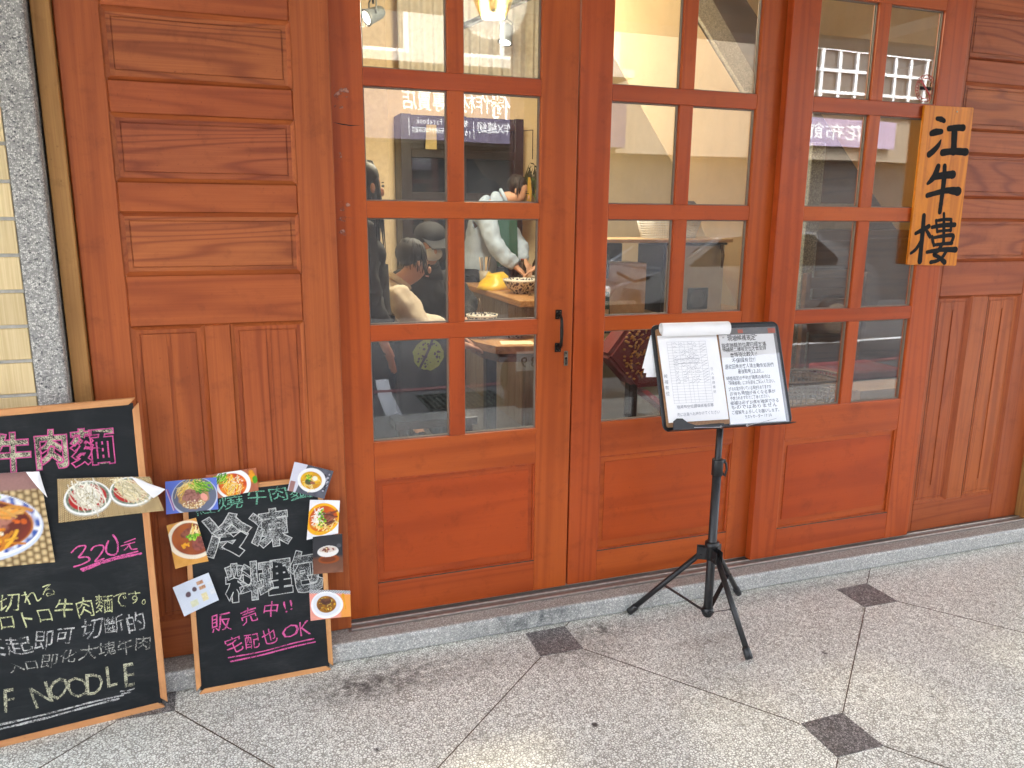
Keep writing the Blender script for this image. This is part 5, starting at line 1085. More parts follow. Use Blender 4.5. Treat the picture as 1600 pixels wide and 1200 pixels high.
# staircase
stt = thing('staircase', 'cream stair parapet with a terrazzo coping descending to a grey newel post', 'staircase', (3.4, 2.3, FZ))
MB().prism([(2.05, 2.2, 3.02), (2.378, 2.2, 2.524), (2.902, 2.2, 1.804), (3.422, 2.2, 0.916), (3.80, 2.2, 0.25), (3.84, 2.2, 1.80), (2.98, 2.2, 2.765), (2.60, 2.2, 3.20), (2.15, 2.2, 3.69)], (0, 0.004, 0)).build('parapet', M['cream'], stt)
MB().prism([(2.10, 2.17, 3.80), (2.98, 2.17, 2.790), (3.84, 2.17, 1.825), (3.90, 2.17, 1.915), (3.07, 2.17, 2.905), (2.25, 2.17, 3.88)], (0, 0.20, 0)).build('coping', M['stone'], stt)
bx('newel_post', M['postst'], stt, 3.80, 3.915, 1.96, 2.165, FZ, 2.02, bev=0.006)
MB().prism([(2.6, 2.9, 3.69), (3.09, 2.9, 2.81), (4.12, 2.9, 1.27), (4.55, 2.9, FZ), (6.3, 2.9, FZ), (5.78, 2.9, 1.20), (3.85, 2.9, 3.13), (3.35, 2.9, 3.69)], (0, 0.10, 0)).build('panelled_side', M['brwood'], stt)
mb = MB()
for k in range(9): x = 2.95+0.26*k; z = 3.50-0.262*k; mb.box(x, x+0.30, 2.36, 2.895, z-0.9, z-0.86)
mb.build('stair_tread', M['dkwood'], stt)
# coffee machine counter with basket, hat, red drum
M['steel'] = plain('brushed_steel', (0.50, 0.51, 0.50), 0.42, 0.55, 0.12, 5); M['board'] = plain('plywood_shelf', (0.50, 0.34, 0.17), 0.55, 0, 0.15, 20)
cm = thing('steel_cooler', 'grey steel cooler with a round vent grille under a wooden shelf board', 'cooler', (2.75, 1.95, 0.9))
bx('casing', M['steel'], cm, 2.60, 3.04, 1.80, 2.12, 0.905, 1.335, bev=0.008); bx('top_edge', M['iron'], cm, 2.59, 3.05, 1.79, 2.13, 1.3355, 1.35, bev=0.003); bx('side_frame', M['iron'], cm, 2.575, 2.5985, 1.79, 2.12, 0.905, 1.335)
bx('vent_plate', M['iron'], cm, 2.775, 2.925, 1.790, 1.7995, 0.92, 1.06, bev=0.002)
mb = MB()
for r in (0.015, 0.028, 0.041, 0.054): mb.tube([(2.85+r*math.cos(t*0.2618), 1.788, 0.99+r*math.sin(t*0.2618)) for t in range(25)], 0.0022, 5, cap=False)
mb.build('vent_grille', M['brass'], cm)
mb = MB(); mb.lathe([(0.012, 0.0), (0.012, 0.03), (0.0001, 0.03)], (3.0, 1.78, 1.31), 10); mb.tube([(3.0, 1.775, 1.31), (3.0, 1.76, 1.27), (2.995, 1.76, 1.19)], [0.008, 0.011, 0.007], 8); mb.build('tap_handle', M['bamboo'], cm)
sf = thing('coffee_shelf', 'wooden shelf board over a brown serving unit with a dark tap', 'shelf unit', (2.6, 1.95, FZ))
bx('shelf_board', M['board'], sf, 1.95, 3.07, 1.76, 2.15, 1.352, 1.375, bev=0.003); bx('worktop', M['board'], sf, 1.95, 3.30, 1.72, 2.17, 0.872, 0.90, bev=0.003); bx('front_board', M['dkwood'], sf, 1.96, 3.28, 1.7205, 1.74, 0.80, 0.8715)
for x in (1.98, 3.20): bx('leg', M['dkwood'], sf, x, x+0.06, 1.80, 1.86, FZ, 0.7995); bx('leg', M['dkwood'], sf, x, x+0.06, 2.08, 2.14, FZ, 0.8715)
mb = MB(); mb.box(2.06, 2.26, 1.74, 1.80, 1.24, 1.351, bev=0.006); mb.tube([(2.15, 1.74, 1.28), (2.15, 1.72, 1.25), (2.15, 1.72, 1.14)], [0.014, 0.016, 0.010], 8); mb.build('tap_unit', M['iron'], sf); bx('upright', M['iron'], sf, 2.02, 2.05, 1.78, 2.1, 0.905, 1.351)
o = bx('paper_carton', plain('tan_carton', (0.60, 0.46, 0.26), 0.8), None, 2.12, 2.50, 1.86, 2.10, 0.902, 1.22, bev=0.004); o['label'] = 'tan carton standing beside the steel cooler'; o['category'] = 'carton'
o = thing('coffee_bag', 'small green coffee packet in front of the tan carton', 'packet', (2.08, 1.77, 0.901)); MB().prism([(1.99, 1.79, 0.901), (2.20, 1.79, 0.901), (2.20, 1.81, 1.05), (2.15, 1.81, 1.06), (1.99, 1.81, 1.0)], (0, -0.03, 0)).build('packet', plain('dark_green_foil', (0.03, 0.09, 0.05), 0.35), o); bx('packet_band', plain('cream_label', (0.6, 0.52, 0.34), 0.5), o, 2.0, 2.19, 1.7585, 1.7598, 0.915, 0.945)
def basket(name, x, y, z, rx, ry, h, m, label, rows=9, n=30):
    t = thing(name, label, 'basket', (x, y, z))
    mb = MB()
    for j in range(rows):
        k = j/(rows-1); s = 0.82+0.18*k; mb.tube([(x+rx*s*math.copysign(abs(math.cos(a))**0.6, math.cos(a)), y+ry*s*math.copysign(abs(math.sin(a))**0.6, math.sin(a)), z+0.005+h*k) for a in [q*6.2832/n for q in range(n+1)]], 0.0032 if j < rows-1 else 0.007, 5, cap=False)
    for q in range(n*2):
        a = q*3.1416/n; c, s_ = math.copysign(abs(math.cos(a))**0.6, math.cos(a)), math.copysign(abs(math.sin(a))**0.6, math.sin(a)); mb.tube([(x+rx*0.82*c, y+ry*0.82*s_, z+0.004), (x+rx*c, y+ry*s_, z+h)], 0.0028, 4)
    mb.build('lattice', m, t); mb = MB(); mb.box(x-rx*0.7, x+rx*0.7, y-ry*0.7, y+ry*0.7, z, z+0.004); mb.build('base', m, t); return t
M['wplas'] = plain('white_plastic', (0.66, 0.66, 0.64), 0.4); M['rattan'] = plain('brown_rattan', (0.17, 0.12, 0.075), 0.6)
basket('plastic_basket', 2.70, 1.95, 1.376, 0.21, 0.13, 0.125, M['wplas'], 'white latticed plastic basket on the wooden shelf board')
ht = thing('brown_hat', 'dark brown hat lying on top of the white basket', 'hat', (2.82, 1.95, 1.51)); mb = MB(); mb.lathe([(0.0001, 0.10), (0.05, 0.098), (0.072, 0.075), (0.078, 0.01), (0.135, 0.0), (0.137, -0.004), (0.07, -0.003)], (2.82, 1.95, 1.515), 22); mb.build('felt', plain('brown_felt', (0.05, 0.03, 0.025), 0.9), ht); MB().lathe([(0.0795, 0.010), (0.0785, 0.030), (0.0772, 0.030)], (2.82, 1.95, 1.515), 22).build('hat_band', M['ink'], ht)
# red lantern drum wrapped in cloth with gold pattern
M['red'] = plain('red_cloth', (0.15, 0.007, 0.007), 0.55, 0, 0.2, 10); M['gold'] = plain('gold_leaf', (0.62, 0.36, 0.09), 0.35, 0.6, 0.3, 40)
dr = thing('red_drum', 'red cushion drum with raised gold pattern in the lowest pane', 'drum', (2.02, 1.05, FZ))
mb = MB(); mb.prism([(1.80, 0.98, 0.80), (1.97, 0.98, 0.62), (2.28, 0.98, 0.62), (2.42, 0.98, 0.80), (2.25, 0.98, 0.99), (1.95, 0.98, 0.99)], (0, 0.16, 0)); bmesh.ops.bevel(mb.bm, geom=mb.bm.edges[:], offset=0.02, segments=3, affect='EDGES'); mb.build('red_cover', M['red'], dr)
mb = MB(); rr = random.Random(21)
for k in range(70):
    a = rr.uniform(0, 6.28); r = 0.145*math.sqrt(rr.random()); x, z = 2.06+r*math.cos(a), 0.815+r*math.sin(a); w = rr.uniform(.008, .018); t = rr.uniform(0, 3.14)
    mb.tube([(x-w*math.cos(t), 0.974, z-w*math.sin(t)), (x, 0.966, z+w*0.5), (x+w*math.cos(t), 0.974, z+w*math.sin(t))], [0.003, 0.006, 0.002], 6)
for k in range(30): a = rr.uniform(2.2, 4.2); mb.ball((2.06+rr.uniform(.12, .19)*math.cos(a), 0.972, 0.815+rr.uniform(.12, .19)*math.sin(a)), 0.009, 0.006, 0.006, 8, 5)
mb.build('gold_pattern', M['gold'], dr); bx('dark_stand', M['dkwood'], dr, 1.95, 2.00, 1.0, 1.06, FZ, 0.66, bev=0.006); bx('stand_foot', M['dkwood'], dr, 1.90, 2.05, 0.95, 1.12, FZ+.0005, 0.10, bev=0.006); bx('dark_stand', M['dkwood'], dr, 2.22, 2.27, 1.0, 1.06, FZ, 0.66, bev=0.006)
bx_ = MB(); bx_.prism([(2.02, 1.00, 0.60), (2.06, 1.0, 0.60), (2.42, 1.0, 0.34), (2.40, 1.0, 0.31)], (0, 0.2, 0)); o = bx_.build('striped_ribbon', plain('pink_ribbon', (0.45, 0.10, 0.12), 0.5), dr)
# brown furniture seen through the third door
sdb = thing('sideboard', 'brown wooden sideboard behind the third door', 'sideboard', (4.7, 2.4, FZ))
bx('carcass', M['brwood'], sdb, 4.05, 5.35, 2.30, 2.70, FZ, 1.42, bev=0.006)
for z in (0.35, 0.62, 0.92, 1.14): bx('drawer_front', M['brwood'], sdb, 4.09, 4.60, 2.27, 2.2985, z, z+0.20, bev=0.006)
bx('door_panel', M['brwood'], sdb, 4.66, 5.30, 2.27, 2.2985, 0.15, 1.36, bev=0.008)
ch = thing('wooden_chair', 'brown wooden chair with a cane seat behind the third door', 'chair', (3.75, 1.25, FZ))
for x, y, h in ((3.42, 1.05, 0.43), (3.90, 1.05, 0.43), (3.42, 1.45, 1.10), (3.90, 1.45, 1.10)): bx('leg', M['brwood'], ch, x, x+0.04, y, y+0.04, FZ, FZ+h, bev=0.005)
bx('seat', M['brwood'], ch, 3.40, 3.96, 1.03, 1.50, FZ+0.43, FZ+0.47, bev=0.008)
for z in (0.72, 0.86, 1.0): bx('back_slat', M['brwood'], ch, 3.46, 3.90, 1.462, 1.48, FZ+z, FZ+z+0.07, bev=0.004)
cushion = MB().box(3.46, 3.92, 1.08, 1.42, FZ+0.4705, FZ+0.53, bev=0.02, seg=3).build('seat_cushion', M['red']); cushion['label'] = 'dark red cushion on the brown wooden chair'; cushion['category'] = 'cushion'
ot = thing('carton_box', 'brown carton under the third door panes', 'carton', (3.45, 0.95, FZ)); bx('carton', plain('brown_card', (0.24, 0.13, 0.05), 0.75, 0, 0.15, 12), ot, 3.28, 3.75, 0.80, 1.0, FZ, 0.56, bev=0.006); bx('carton_flap', plain('brown_card_flap', (0.28, 0.16, 0.07), 0.75), ot, 3.28, 3.75, 0.76, 0.7985, 0.48, 0.565)
basket('rattan_basket', 2.93, 0.85, FZ+0.42, 0.26, 0.16, 0.16, M['rattan'], 'brown rattan basket at the foot of the third door panes', 8, 26)
bk = thing('low_bench', 'low dark bench carrying the rattan basket', 'bench', (2.93, 0.85, FZ)); bx('seat', M['dkwood'], bk, 2.55, 3.26, 0.62, 1.06, FZ+0.37, FZ+0.419, bev=0.004)
for x, y in ((2.60, 0.66), (3.16, 0.66), (2.60, 0.98), (3.16, 0.98)): bx('leg', M['dkwood'], bk, x, x+0.05, y, y+0.05, FZ, FZ+0.3695)
bp = MB().box(4.16, 4.62, 2.34, 2.62, 1.4205, 1.62, bev=0.01).build('tissue_carton', plain('grey_white_card', (0.36, 0.34, 0.30), 0.8)); bp['label'] = 'pale carton on top of the sideboard'; bp['category'] = 'carton'

# small table ware
M['bottle'] = plain('dark_bottle', (0.03, 0.02, 0.012), 0.12); M['cup'] = plain('stoneware', (0.30, 0.27, 0.22), 0.35)
for k, (x, y, z, h, lab) in enumerate(((2.40, 3.55, 0.951, 0.26, 'tall dark sauce bottle at the far end of the counter'), (2.30, 3.62, 0.951, 0.20, 'shorter dark sauce bottle at the far end of the counter'), (1.60, 4.10, 1.335, 0.24, 'dark bottle on the cabinet shelf'))):
    o = thing('sauce_bottle', lab, 'bottle', (x, y, z)); MB().lathe([(0.0001, 0), (0.034, 0), (0.036, 0.02), (0.036, h*0.6), (0.014, h*0.78), (0.013, h*0.95), (0.0001, h*0.95)], (x, y, z), 14).build('body', M['bottle'], o); MB().lathe([(0.015, h*0.95), (0.015, h), (0.0001, h)], (x, y, z), 12).build('cap', M['red'], o)
for k, (x, y, r, lab) in enumerate(((2.36, 3.30, 0.10, 'stack of white plates on the counter'), (2.30, 2.42, 0.075, 'small stack of saucers at the near end of the counter'))):
    mb = MB()
    for q in range(6 if k == 0 else 4): mb.lathe([(0.0001, 0.004), (r*0.6, 0.004), (r, 0.014), (r, 0.017), (r*0.6, 0.008), (0.0001, 0.008)], (x, y, 0.951+q*0.0125), 24)
    o = mb.build('plate_stack', M['glaze']); o['label'] = lab; o['category'] = 'plates'
o = thing('chopstick_cup', 'stoneware cup of chopsticks on the counter by the yellow bag', 'cup', (1.90, 3.40, 0.951)); MB().lathe([(0.0001, 0), (0.04, 0), (0.046, 0.12), (0.042, 0.12), (0.036, 0.01)], (1.90, 3.40, 0.951), 18).build('cup', M['cup'], o)
for k in range(7): a = k*0.9; MB().tube([(1.90+0.02*math.cos(a), 3.40+0.02*math.sin(a), 0.97), (1.90+0.045*math.cos(a), 3.40+0.045*math.sin(a), 1.18)], 0.0035, 5).build('chopstick', M['board'] if k % 2 else M['bamboo'], o)
M['clearbag'] = glass_mat('thin_plastic', 0.10, (0.90, 0.92, 0.92))
mb = MB(); mb.sm = True; rr = random.Random(8); V = []; F = []
for j in range(6):
    for i in range(14): a = i*6.2832/14; r = (0.11-0.010*j)*(1+rr.uniform(-.16, .16)); V.append((2.12+r*1.3*math.cos(a), 2.55+r*math.sin(a), 0.9515+0.02*j+(0.015*rr.random() if j else 0)))
for j in range(5):
    for i in range(14): F.append([j*14+i, j*14+(i+1) % 14, (j+1)*14+(i+1) % 14, (j+1)*14+i])
F.append([70+i for i in range(14)]); mb.raw(V, F); o = mb.build('plastic_bag', M['clearbag']); o['label'] = 'clear crumpled plastic bag at the near end of the counter'; o['category'] = 'bag'

# ------------------------------------------------------------------ people: one skinned body each, clothes and hair as children
M['skin'] = plain('skin', (0.50, 0.27, 0.17), 0.55, 0, 0.08, 12); M['hair'] = plain('black_hair', (0.010, 0.0085, 0.008), 0.62, 0, 0.4, 50)
def skinned(name, nodes, edges, m, parent, sub=2):
    me = bpy.data.meshes.new(name); inv = wmat(parent).inverted() if parent else Matrix.Identity(4)
    me.from_pydata([inv @ Vector(p) for p, r in nodes], edges, []); me.materials.append(m)
    o = bpy.data.objects.new(name, me); COL.objects.link(o); o.parent = parent
    s = o.modifiers.new('skin', 'SKIN'); s.use_smooth_shade = True; s.branch_smoothing = 0.6
    sv = me.skin_vertices[0].data if me.skin_vertices else None
    if sv is None: me.skin_vertices.new() if hasattr(me.skin_vertices, 'new') else None; sv = me.skin_vertices[0].data
    for k, (p, r) in enumerate(nodes):
        sv[k].radius = (r, r) if not hasattr(r, '__len__') else r; sv[k].use_root = (k == 0)
    u = o.modifiers.new('smooth', 'SUBSURF'); u.levels = sub; u.render_levels = sub
    return o
FT = bpy.data.textures.new('cloth_folds', 'CLOUDS'); FT.noise_scale = 0.085; FT.noise_depth = 2
def folded(o, s=0.05):
    d = o.modifiers.new('folds', 'DISPLACE'); d.texture = FT; d.texture_coords = 'GLOBAL'; d.strength = s; d.mid_level = 0.42; return o
def chain(pts): return [(i, i+1) for i in range(len(pts)-1)]
def person(label, J, top, trousers, loc, hair='short', coat_len=None, mask=None, cap=None, apron=None):
    """J: joints pelvis, chest, neck, head (centre), face (unit vector), l/r shoulder, elbow, wrist, l/r hip, knee, ankle"""
    t = thing('person', label, 'person', loc); V = {k: Vector(v) for k, v in J.items()}; fx = V['face'].normalized(); hd = V['head']
    nodes = []; edges = []; ix = {}
    def add(k, p, r, prev=None):
        nodes.append((p, r)); ix[k] = len(nodes)-1
        if prev is not None: edges.append((ix[prev], ix[k]))
    add('pelvis', V['pelvis'], 0.11); add('waist', V['pelvis'].lerp(V['chest'], 0.5), 0.10, 'pelvis'); add('chest', V['chest'], 0.095, 'waist'); add('neck', V['neck'], 0.052, 'chest')
    add('jaw', hd-Vector((0, 0, 0.05))+fx*0.018, 0.066, 'neck'); add('crown', hd+Vector((0, 0, 0.035)), 0.086, 'jaw'); add('top', hd+Vector((0, 0, 0.085)), 0.055, 'crown')
    for s in 'lr':
        add(s+'sh', V[s+'sh'], 0.044, 'chest'); add(s+'el', V[s+'el'], 0.040, s+'sh'); add(s+'wr', V[s+'wr'], 0.027, s+'el')
        w = V[s+'wr']; d = (w-V[s+'el']).normalized(); side = d.cross(Vector((0, 0, 1))).normalized()*(1 if s == 'l' else -1); add(s+'pa', w+d*0.05, 0.028, s+'wr')
        for k, (o_, ln) in enumerate(((-0.026, 0.062), (-0.009, 0.072), (0.009, 0.068), (0.025, 0.052))):
            add(f'{s}f{k}', w+d*0.085+side*o_*0.9, 0.0095, s+'pa'); add(f'{s}g{k}', w+d*(0.085+ln*0.6)+side*o_-Vector((0, 0, 0.012)), 0.008, f'{s}f{k}'); add(f'{s}h{k}', w+d*(0.085+ln)+side*o_-Vector((0, 0, 0.030)), 0.0065, f'{s}g{k}')
        add(s+'t1', w+d*0.045-side*0.036, 0.010, s+'pa'); add(s+'t2', w+d*0.085-side*0.048-Vector((0, 0, 0.01)), 0.008, s+'t1')
        add(s+'hip', V[s+'hip'], 0.085, 'pelvis'); add(s+'kn', V[s+'kn'], 0.058, s+'hip'); add(s+'an', V[s+'an'], 0.038, s+'kn'); add(s+'to', V[s+'an']+Vector((fx.x, fx.y, 0)).normalized()*0.15-Vector((0, 0, 0.045)), 0.032, s+'an')
    body = skinned('body', nodes, edges, M['skin'], t)
    # face: eyes, brows, nose, mouth, ears
    rt = fx.cross(Vector((0, 0, 1))).normalized()
    mb = MB(); mb.ball(hd+fx*0.094-Vector((0, 0, 0.012)), 0.011, 0.011, 0.020, 8, 6)
    for s in (-1, 1): mb.ball(hd+rt*0.084*s-Vector((0, 0, 0.008))-fx*0.008, 0.012, 0.014, 0.024, 8, 6)
    mb.build('nose_and_ears', M['skin'], t)
    mb = MB()
    for s in (-1, 1): mb.ball(hd+fx*0.080+rt*0.031*s+Vector((0, 0, 0.014)), 0.008, 0.008, 0.006, 8, 6); mb.tube([hd+fx*0.083+rt*0.018*s+Vector((0, 0, 0.030)), hd+fx*0.076+rt*0.044*s+Vector((0, 0, 0.030))], 0.003, 5)
    mb.build('eyes', M['hair'], t)
    mb = MB(); mb.tube([hd+fx*0.078+rt*0.022-Vector((0, 0, 0.052)), hd+fx*0.086-Vector((0, 0, 0.050)), hd+fx*0.078-rt*0.022-Vector((0, 0, 0.052))], [0.003, 0.005, 0.003], 6); mb.build('mouth', plain('lips', (0.36, 0.12, 0.09), 0.5), t)
    # clothes
    n = [(V['pelvis']-(V['chest']-V['pelvis'])*0.12, 0.180), (V['pelvis'].lerp(V['chest'], 0.5), 0.165), (V['chest'], 0.165), (V['chest'].lerp(V['neck'], 0.55), 0.118), (V['chest'].lerp(V['neck'], 1.0), 0.070)]; e = [(0, 1), (1, 2), (2, 3), (3, 4)]
    for s in 'lr': k = len(n); n += [(V[s+'sh'], 0.085), (V[s+'el'], 0.074), (V[s+'el'].lerp(V[s+'wr'], 0.80), 0.060), (V[s+'el'].lerp(V[s+'wr'], 0.92), 0.044)]; e += [(2, k), (k, k+1), (k+1, k+2), (k+2, k+3)]
    folded(skinned('top', n, e, top, t, 3))
    n = [(V['pelvis'], 0.142)]; e = []
    for s in 'lr': k = len(n); n += [(V[s+'hip'], 0.100), (V[s+'kn'], 0.074), (V[s+'an']+Vector((0, 0, 0.02)), 0.058)]; e += [(0, k), (k, k+1), (k+1, k+2)]
    folded(skinned('trousers', n, e, trousers, t, 3))
    nd = (V['neck']-V['chest']).normalized(); nc = V['chest'].lerp(V['neck'], 1.02); a_ = nd.orthogonal().normalized(); b_ = nd.cross(a_)
    MB().tube([nc+(a_*math.cos(q*0.3927)+b_*math.sin(q*0.3927))*0.064 for q in range(17)], 0.016, 8, cap=False).build('collar', top, t)
    if coat_len:
        mb = MB(); mb.sm = True; b = V['pelvis']; mb.lathe([(0.20, -coat_len), (0.185, -0.15), (0.155, 0.12), (0.15, 0.30)], b, 20); mb.build('coat_skirt', top, t)
    for s in 'lr':
        a = V[s+'an']; f = Vector((fx.x, fx.y, 0)).normalized(); mb = MB(); mb.tube([a-f*0.05-Vector((0, 0, 0.05)), a+f*0.05-Vector((0, 0, 0.05)), a+f*0.17-Vector((0, 0, 0.058))], [0.040, 0.045, 0.030], 10); mb.build('shoe', M['ink'], t)
    # hair: an uneven cap of overlapping locks
    rr = random.Random(len(label)); mb = MB(); back = -fx
    mb.ball(hd+Vector((0, 0, 0.045))+back*0.022, 0.088, 0.088, 0.080, 18, 12)
    for k in range(190 if hair == 'short' else 240):
        a = rr.uniform(-2.1, 2.1); dv = (back*math.cos(a)+rt*math.sin(a)); tp = rr.uniform(-0.02, 0.045); p = hd+Vector((0, 0, 0.118))+dv*tp; ln = rr.uniform(0.09, 0.175) if hair == 'short' else rr.uniform(0.26, 0.44); wd = rr.uniform(0.034, 0.062); cv = rt*rr.uniform(-0.012, 0.012)
        q1 = p+dv*(0.048-tp*0.4)-Vector((0, 0, ln*0.22)); q2 = p+dv*(wd+0.018-tp*0.5)+cv-Vector((0, 0, ln*0.6)); q3 = p+dv*(wd+rr.uniform(0, 0.03)-tp*0.5)+cv*2-Vector((0, 0, ln)); mb.tube([p, q1, q2, q3], [0.006, 0.0085, 0.006, 0.0015], 5)
    mb.build('hair', M['hair'], t)
    if mask: mb = MB(); mb.ball(hd+fx*0.050-Vector((0, 0, 0.045)), 0.050, 0.066 if abs(fx.x) > 0.5 else 0.05, 0.048, 14, 8) if abs(fx.x) > 0.5 else mb.ball(hd+fx*0.048-Vector((0, 0, 0.045)), 0.064, 0.050, 0.048, 14, 8); mb.build('face_mask', mask, t)
    if cap: mb = MB(); mb.ball(hd+Vector((0, 0, 0.062)), 0.104, 0.104, 0.078, 18, 10); c = hd+Vector((0, 0, 0.055)); mb.prism([c+fx*0.06+rt*0.08, c+fx*0.17+rt*0.05-Vector((0, 0, .02)), c+fx*0.17-rt*0.05-Vector((0, 0, .02)), c+fx*0.06-rt*0.08], (0, 0, 0.008)); mb.build('cap', cap, t)
    return t
knit = plain('beige_knit', (0.56, 0.49, 0.38), 0.9, 0, 0.1, 30); blk = plain('black_cloth', (0.010, 0.010, 0.011), 0.8, 0, 0.3, 30); lblue = plain('pale_blue_cotton', (0.36, 0.45, 0.58), 0.85, 0, 0.1, 14); denim = plain('blue_denim', (0.085, 0.13, 0.19), 0.85, 0, 0.35, 60); navy = plain('navy_cloth', (0.02, 0.025, 0.04), 0.85); green = plain('dark_green_cloth', (0.015, 0.085, 0.06), 0.8); pmask = plain('pale_mask', (0.55, 0.60, 0.60), 0.8)
person('person in a beige knit jumper bending forward at the dining table', dict(pelvis=(0.66, 1.72, 0.60), chest=(0.77, 1.70, 1.03), neck=(0.86, 1.70, 1.15), head=(0.95, 1.70, 1.255), face=(0.9, 0.1, -0.35), lsh=(0.79, 1.89, 1.10), lel=(0.98, 1.92, 0.90), lwr=(1.20, 1.88, 0.82), rsh=(0.81, 1.51, 1.10), rel=(0.95, 1.42, 0.86), rwr=(1.18, 1.55, 0.80), lhip=(0.70, 1.82, 0.58), lkn=(1.10, 1.86, 0.58), lan=(1.12, 1.86, 0.16), rhip=(0.70, 1.62, 0.58), rkn=(1.10, 1.58, 0.58), ran=(1.12, 1.58, 0.16)), knit, navy, (0.66, 1.72, FZ))
st_ = thing('dining_stool', 'wooden stool under the person in beige', 'stool', (0.66, 1.72, FZ)); bx('seat', M['brwood'], st_, 0.46, 0.82, 1.55, 1.89, 0.44, 0.475, bev=0.006)
for x, y in ((0.48, 1.57), (0.77, 1.57), (0.48, 1.84), (0.77, 1.84)): bx('leg', M['brwood'], st_, x, x+0.035, y, y+0.035, FZ, 0.4395)
person('person in black with a black cap and a pale face mask', dict(pelvis=(1.18, 2.66, 0.62), chest=(1.20, 2.55, 1.02), neck=(1.21, 2.48, 1.20), head=(1.21, 2.40, 1.33), face=(0.15, -0.9, -0.40), lsh=(1.38, 2.52, 1.10), lel=(1.46, 2.40, 0.90), lwr=(1.40, 2.22, 0.84), rsh=(1.02, 2.54, 1.10), rel=(0.98, 2.40, 0.90), rwr=(1.10, 2.20, 0.84), lhip=(1.28, 2.64, 0.60), lkn=(1.28, 2.30, 0.58), lan=(1.28, 2.32, 0.16), rhip=(1.08, 2.64, 0.60), rkn=(1.06, 2.30, 0.58), ran=(1.06, 2.32, 0.16)), blk, blk, (1.18, 2.66, FZ), mask=pmask, cap=blk)
s3 = thing('dining_stool', 'wooden stool under the person in black', 'stool', (1.18, 2.68, FZ)); bx('seat', M['brwood'], s3, 1.0, 1.36, 2.52, 2.86, 0.45, 0.485, bev=0.006)
for x, y in ((1.02, 2.54), (1.31, 2.54), (1.02, 2.81), (1.31, 2.81)): bx('leg', M['brwood'], s3, x, x+0.035, y, y+0.035, FZ, 0.4495)
pc = person('person in a pale blue shirt and green apron bending over the counter', dict(pelvis=(2.02, 3.98, 1.02), chest=(2.03, 3.88, 1.57), neck=(2.20, 3.83, 1.655), head=(2.33, 3.80, 1.71), face=(0.75, -0.5, -0.45), lsh=(2.16, 4.02, 1.58), lel=(2.36, 3.92, 1.28), lwr=(2.36, 3.72, 1.12), rsh=(1.97, 3.72, 1.58), rel=(2.06, 3.58, 1.24), rwr=(2.22, 3.52, 1.08), lhip=(2.10, 4.02, 0.95), lkn=(2.10, 4.0, 0.52), lan=(2.10, 4.02, 0.16), rhip=(1.94, 3.92, 0.95), rkn=(1.94, 3.90, 0.52), ran=(1.94, 3.92, 0.16)), lblue, navy, (2.02, 3.98, FZ))
MB().prism([(2.10, 3.735, 1.50), (2.26, 3.72, 1.50), (2.28, 3.74, 1.10), (2.12, 3.76, 1.08)], (0.02, -0.012, 0)).build('apron', green, pc)
person('person in a blue denim jacket reaching across the counter', dict(pelvis=(2.72, 3.20, 1.00), chest=(2.66, 3.12, 1.40), neck=(2.62, 3.08, 1.58), head=(2.60, 3.05, 1.72), face=(-0.8, -0.3, -0.35), lsh=(2.58, 2.92, 1.48), lel=(2.40, 2.86, 1.26), lwr=(2.20, 2.95, 1.14), rsh=(2.74, 3.30, 1.48), rel=(2.62, 3.36, 1.22), rwr=(2.46, 3.30, 1.08), lhip=(2.72, 3.08, 0.95), lkn=(2.72, 3.08, 0.52), lan=(2.72, 3.08, 0.16), rhip=(2.74, 3.30, 0.95), rkn=(2.74, 3.30, 0.52), ran=(2.74, 3.30, 0.16)), denim, denim, (2.72, 3.20, FZ))
person('person with long black hair in a long black coat standing just inside the first door', dict(pelvis=(0.55, 1.16, 0.98), chest=(0.55, 1.16, 1.36), neck=(0.57, 1.16, 1.52), head=(0.60, 1.16, 1.64), face=(0.9, 0.35, -0.1), lsh=(0.53, 1.33, 1.44), lel=(0.55, 1.37, 1.16), lwr=(0.63, 1.34, 0.95), rsh=(0.53, 0.99, 1.44), rel=(0.55, 0.95, 1.16), rwr=(0.63, 0.98, 0.95), lhip=(0.55, 1.25, 0.94), lkn=(0.56, 1.25, 0.55), lan=(0.55, 1.25, 0.16), rhip=(0.55, 1.07, 0.94), rkn=(0.56, 1.07, 0.55), ran=(0.55, 1.07, 0.16)), blk, blk, (0.55, 1.16, FZ), hair='long', coat_len=0.52)

# ------------------------------------------------------------------ the street behind the viewer (seen only as reflections)
M['asph'] = plain('asphalt', (0.055, 0.056, 0.058), 0.85, 0, 0.2, 60); M['conc'] = plain('gutter_concrete', (0.13, 0.13, 0.125), 0.85, 0, 0.2, 30); M['wline'] = plain('worn_white_paint', (0.70, 0.70, 0.70), 0.7, 0, 0.12, 40); M['rline'] = plain('faded_red_paint', (0.26, 0.10, 0.10), 0.75, 0, 0.25, 40)
MB().box(-40, 40, -3.9-26, -3.1205, -0.30, -0.125).build('road', M['asph'], kind='structure')
MB().box(-6, 9, -4.32, -3.121, -0.126, -0.112).build('gutter', M['conc'], kind='structure')
MB().box(-20, 20, -4.53, -4.43, -0.126, -0.119).build('road_line', M['rline'], kind='structure'); MB().prism([(1.10, -3.50, -0.1115), (1.24, -3.50, -0.1115), (1.30, -4.3, -0.1115), (1.17, -4.3, -0.1115)], (0, 0, 0.004)).build('white_strip', M['wline'], kind='structure')
MB().prism([(1.18, -4.33, -0.124), (1.31, -4.33, -0.124), (1.40, -5.0, -0.124), (1.27, -5.0, -0.124)], (0, 0, 0.004)).build('white_strip', M['wline'], kind='structure')
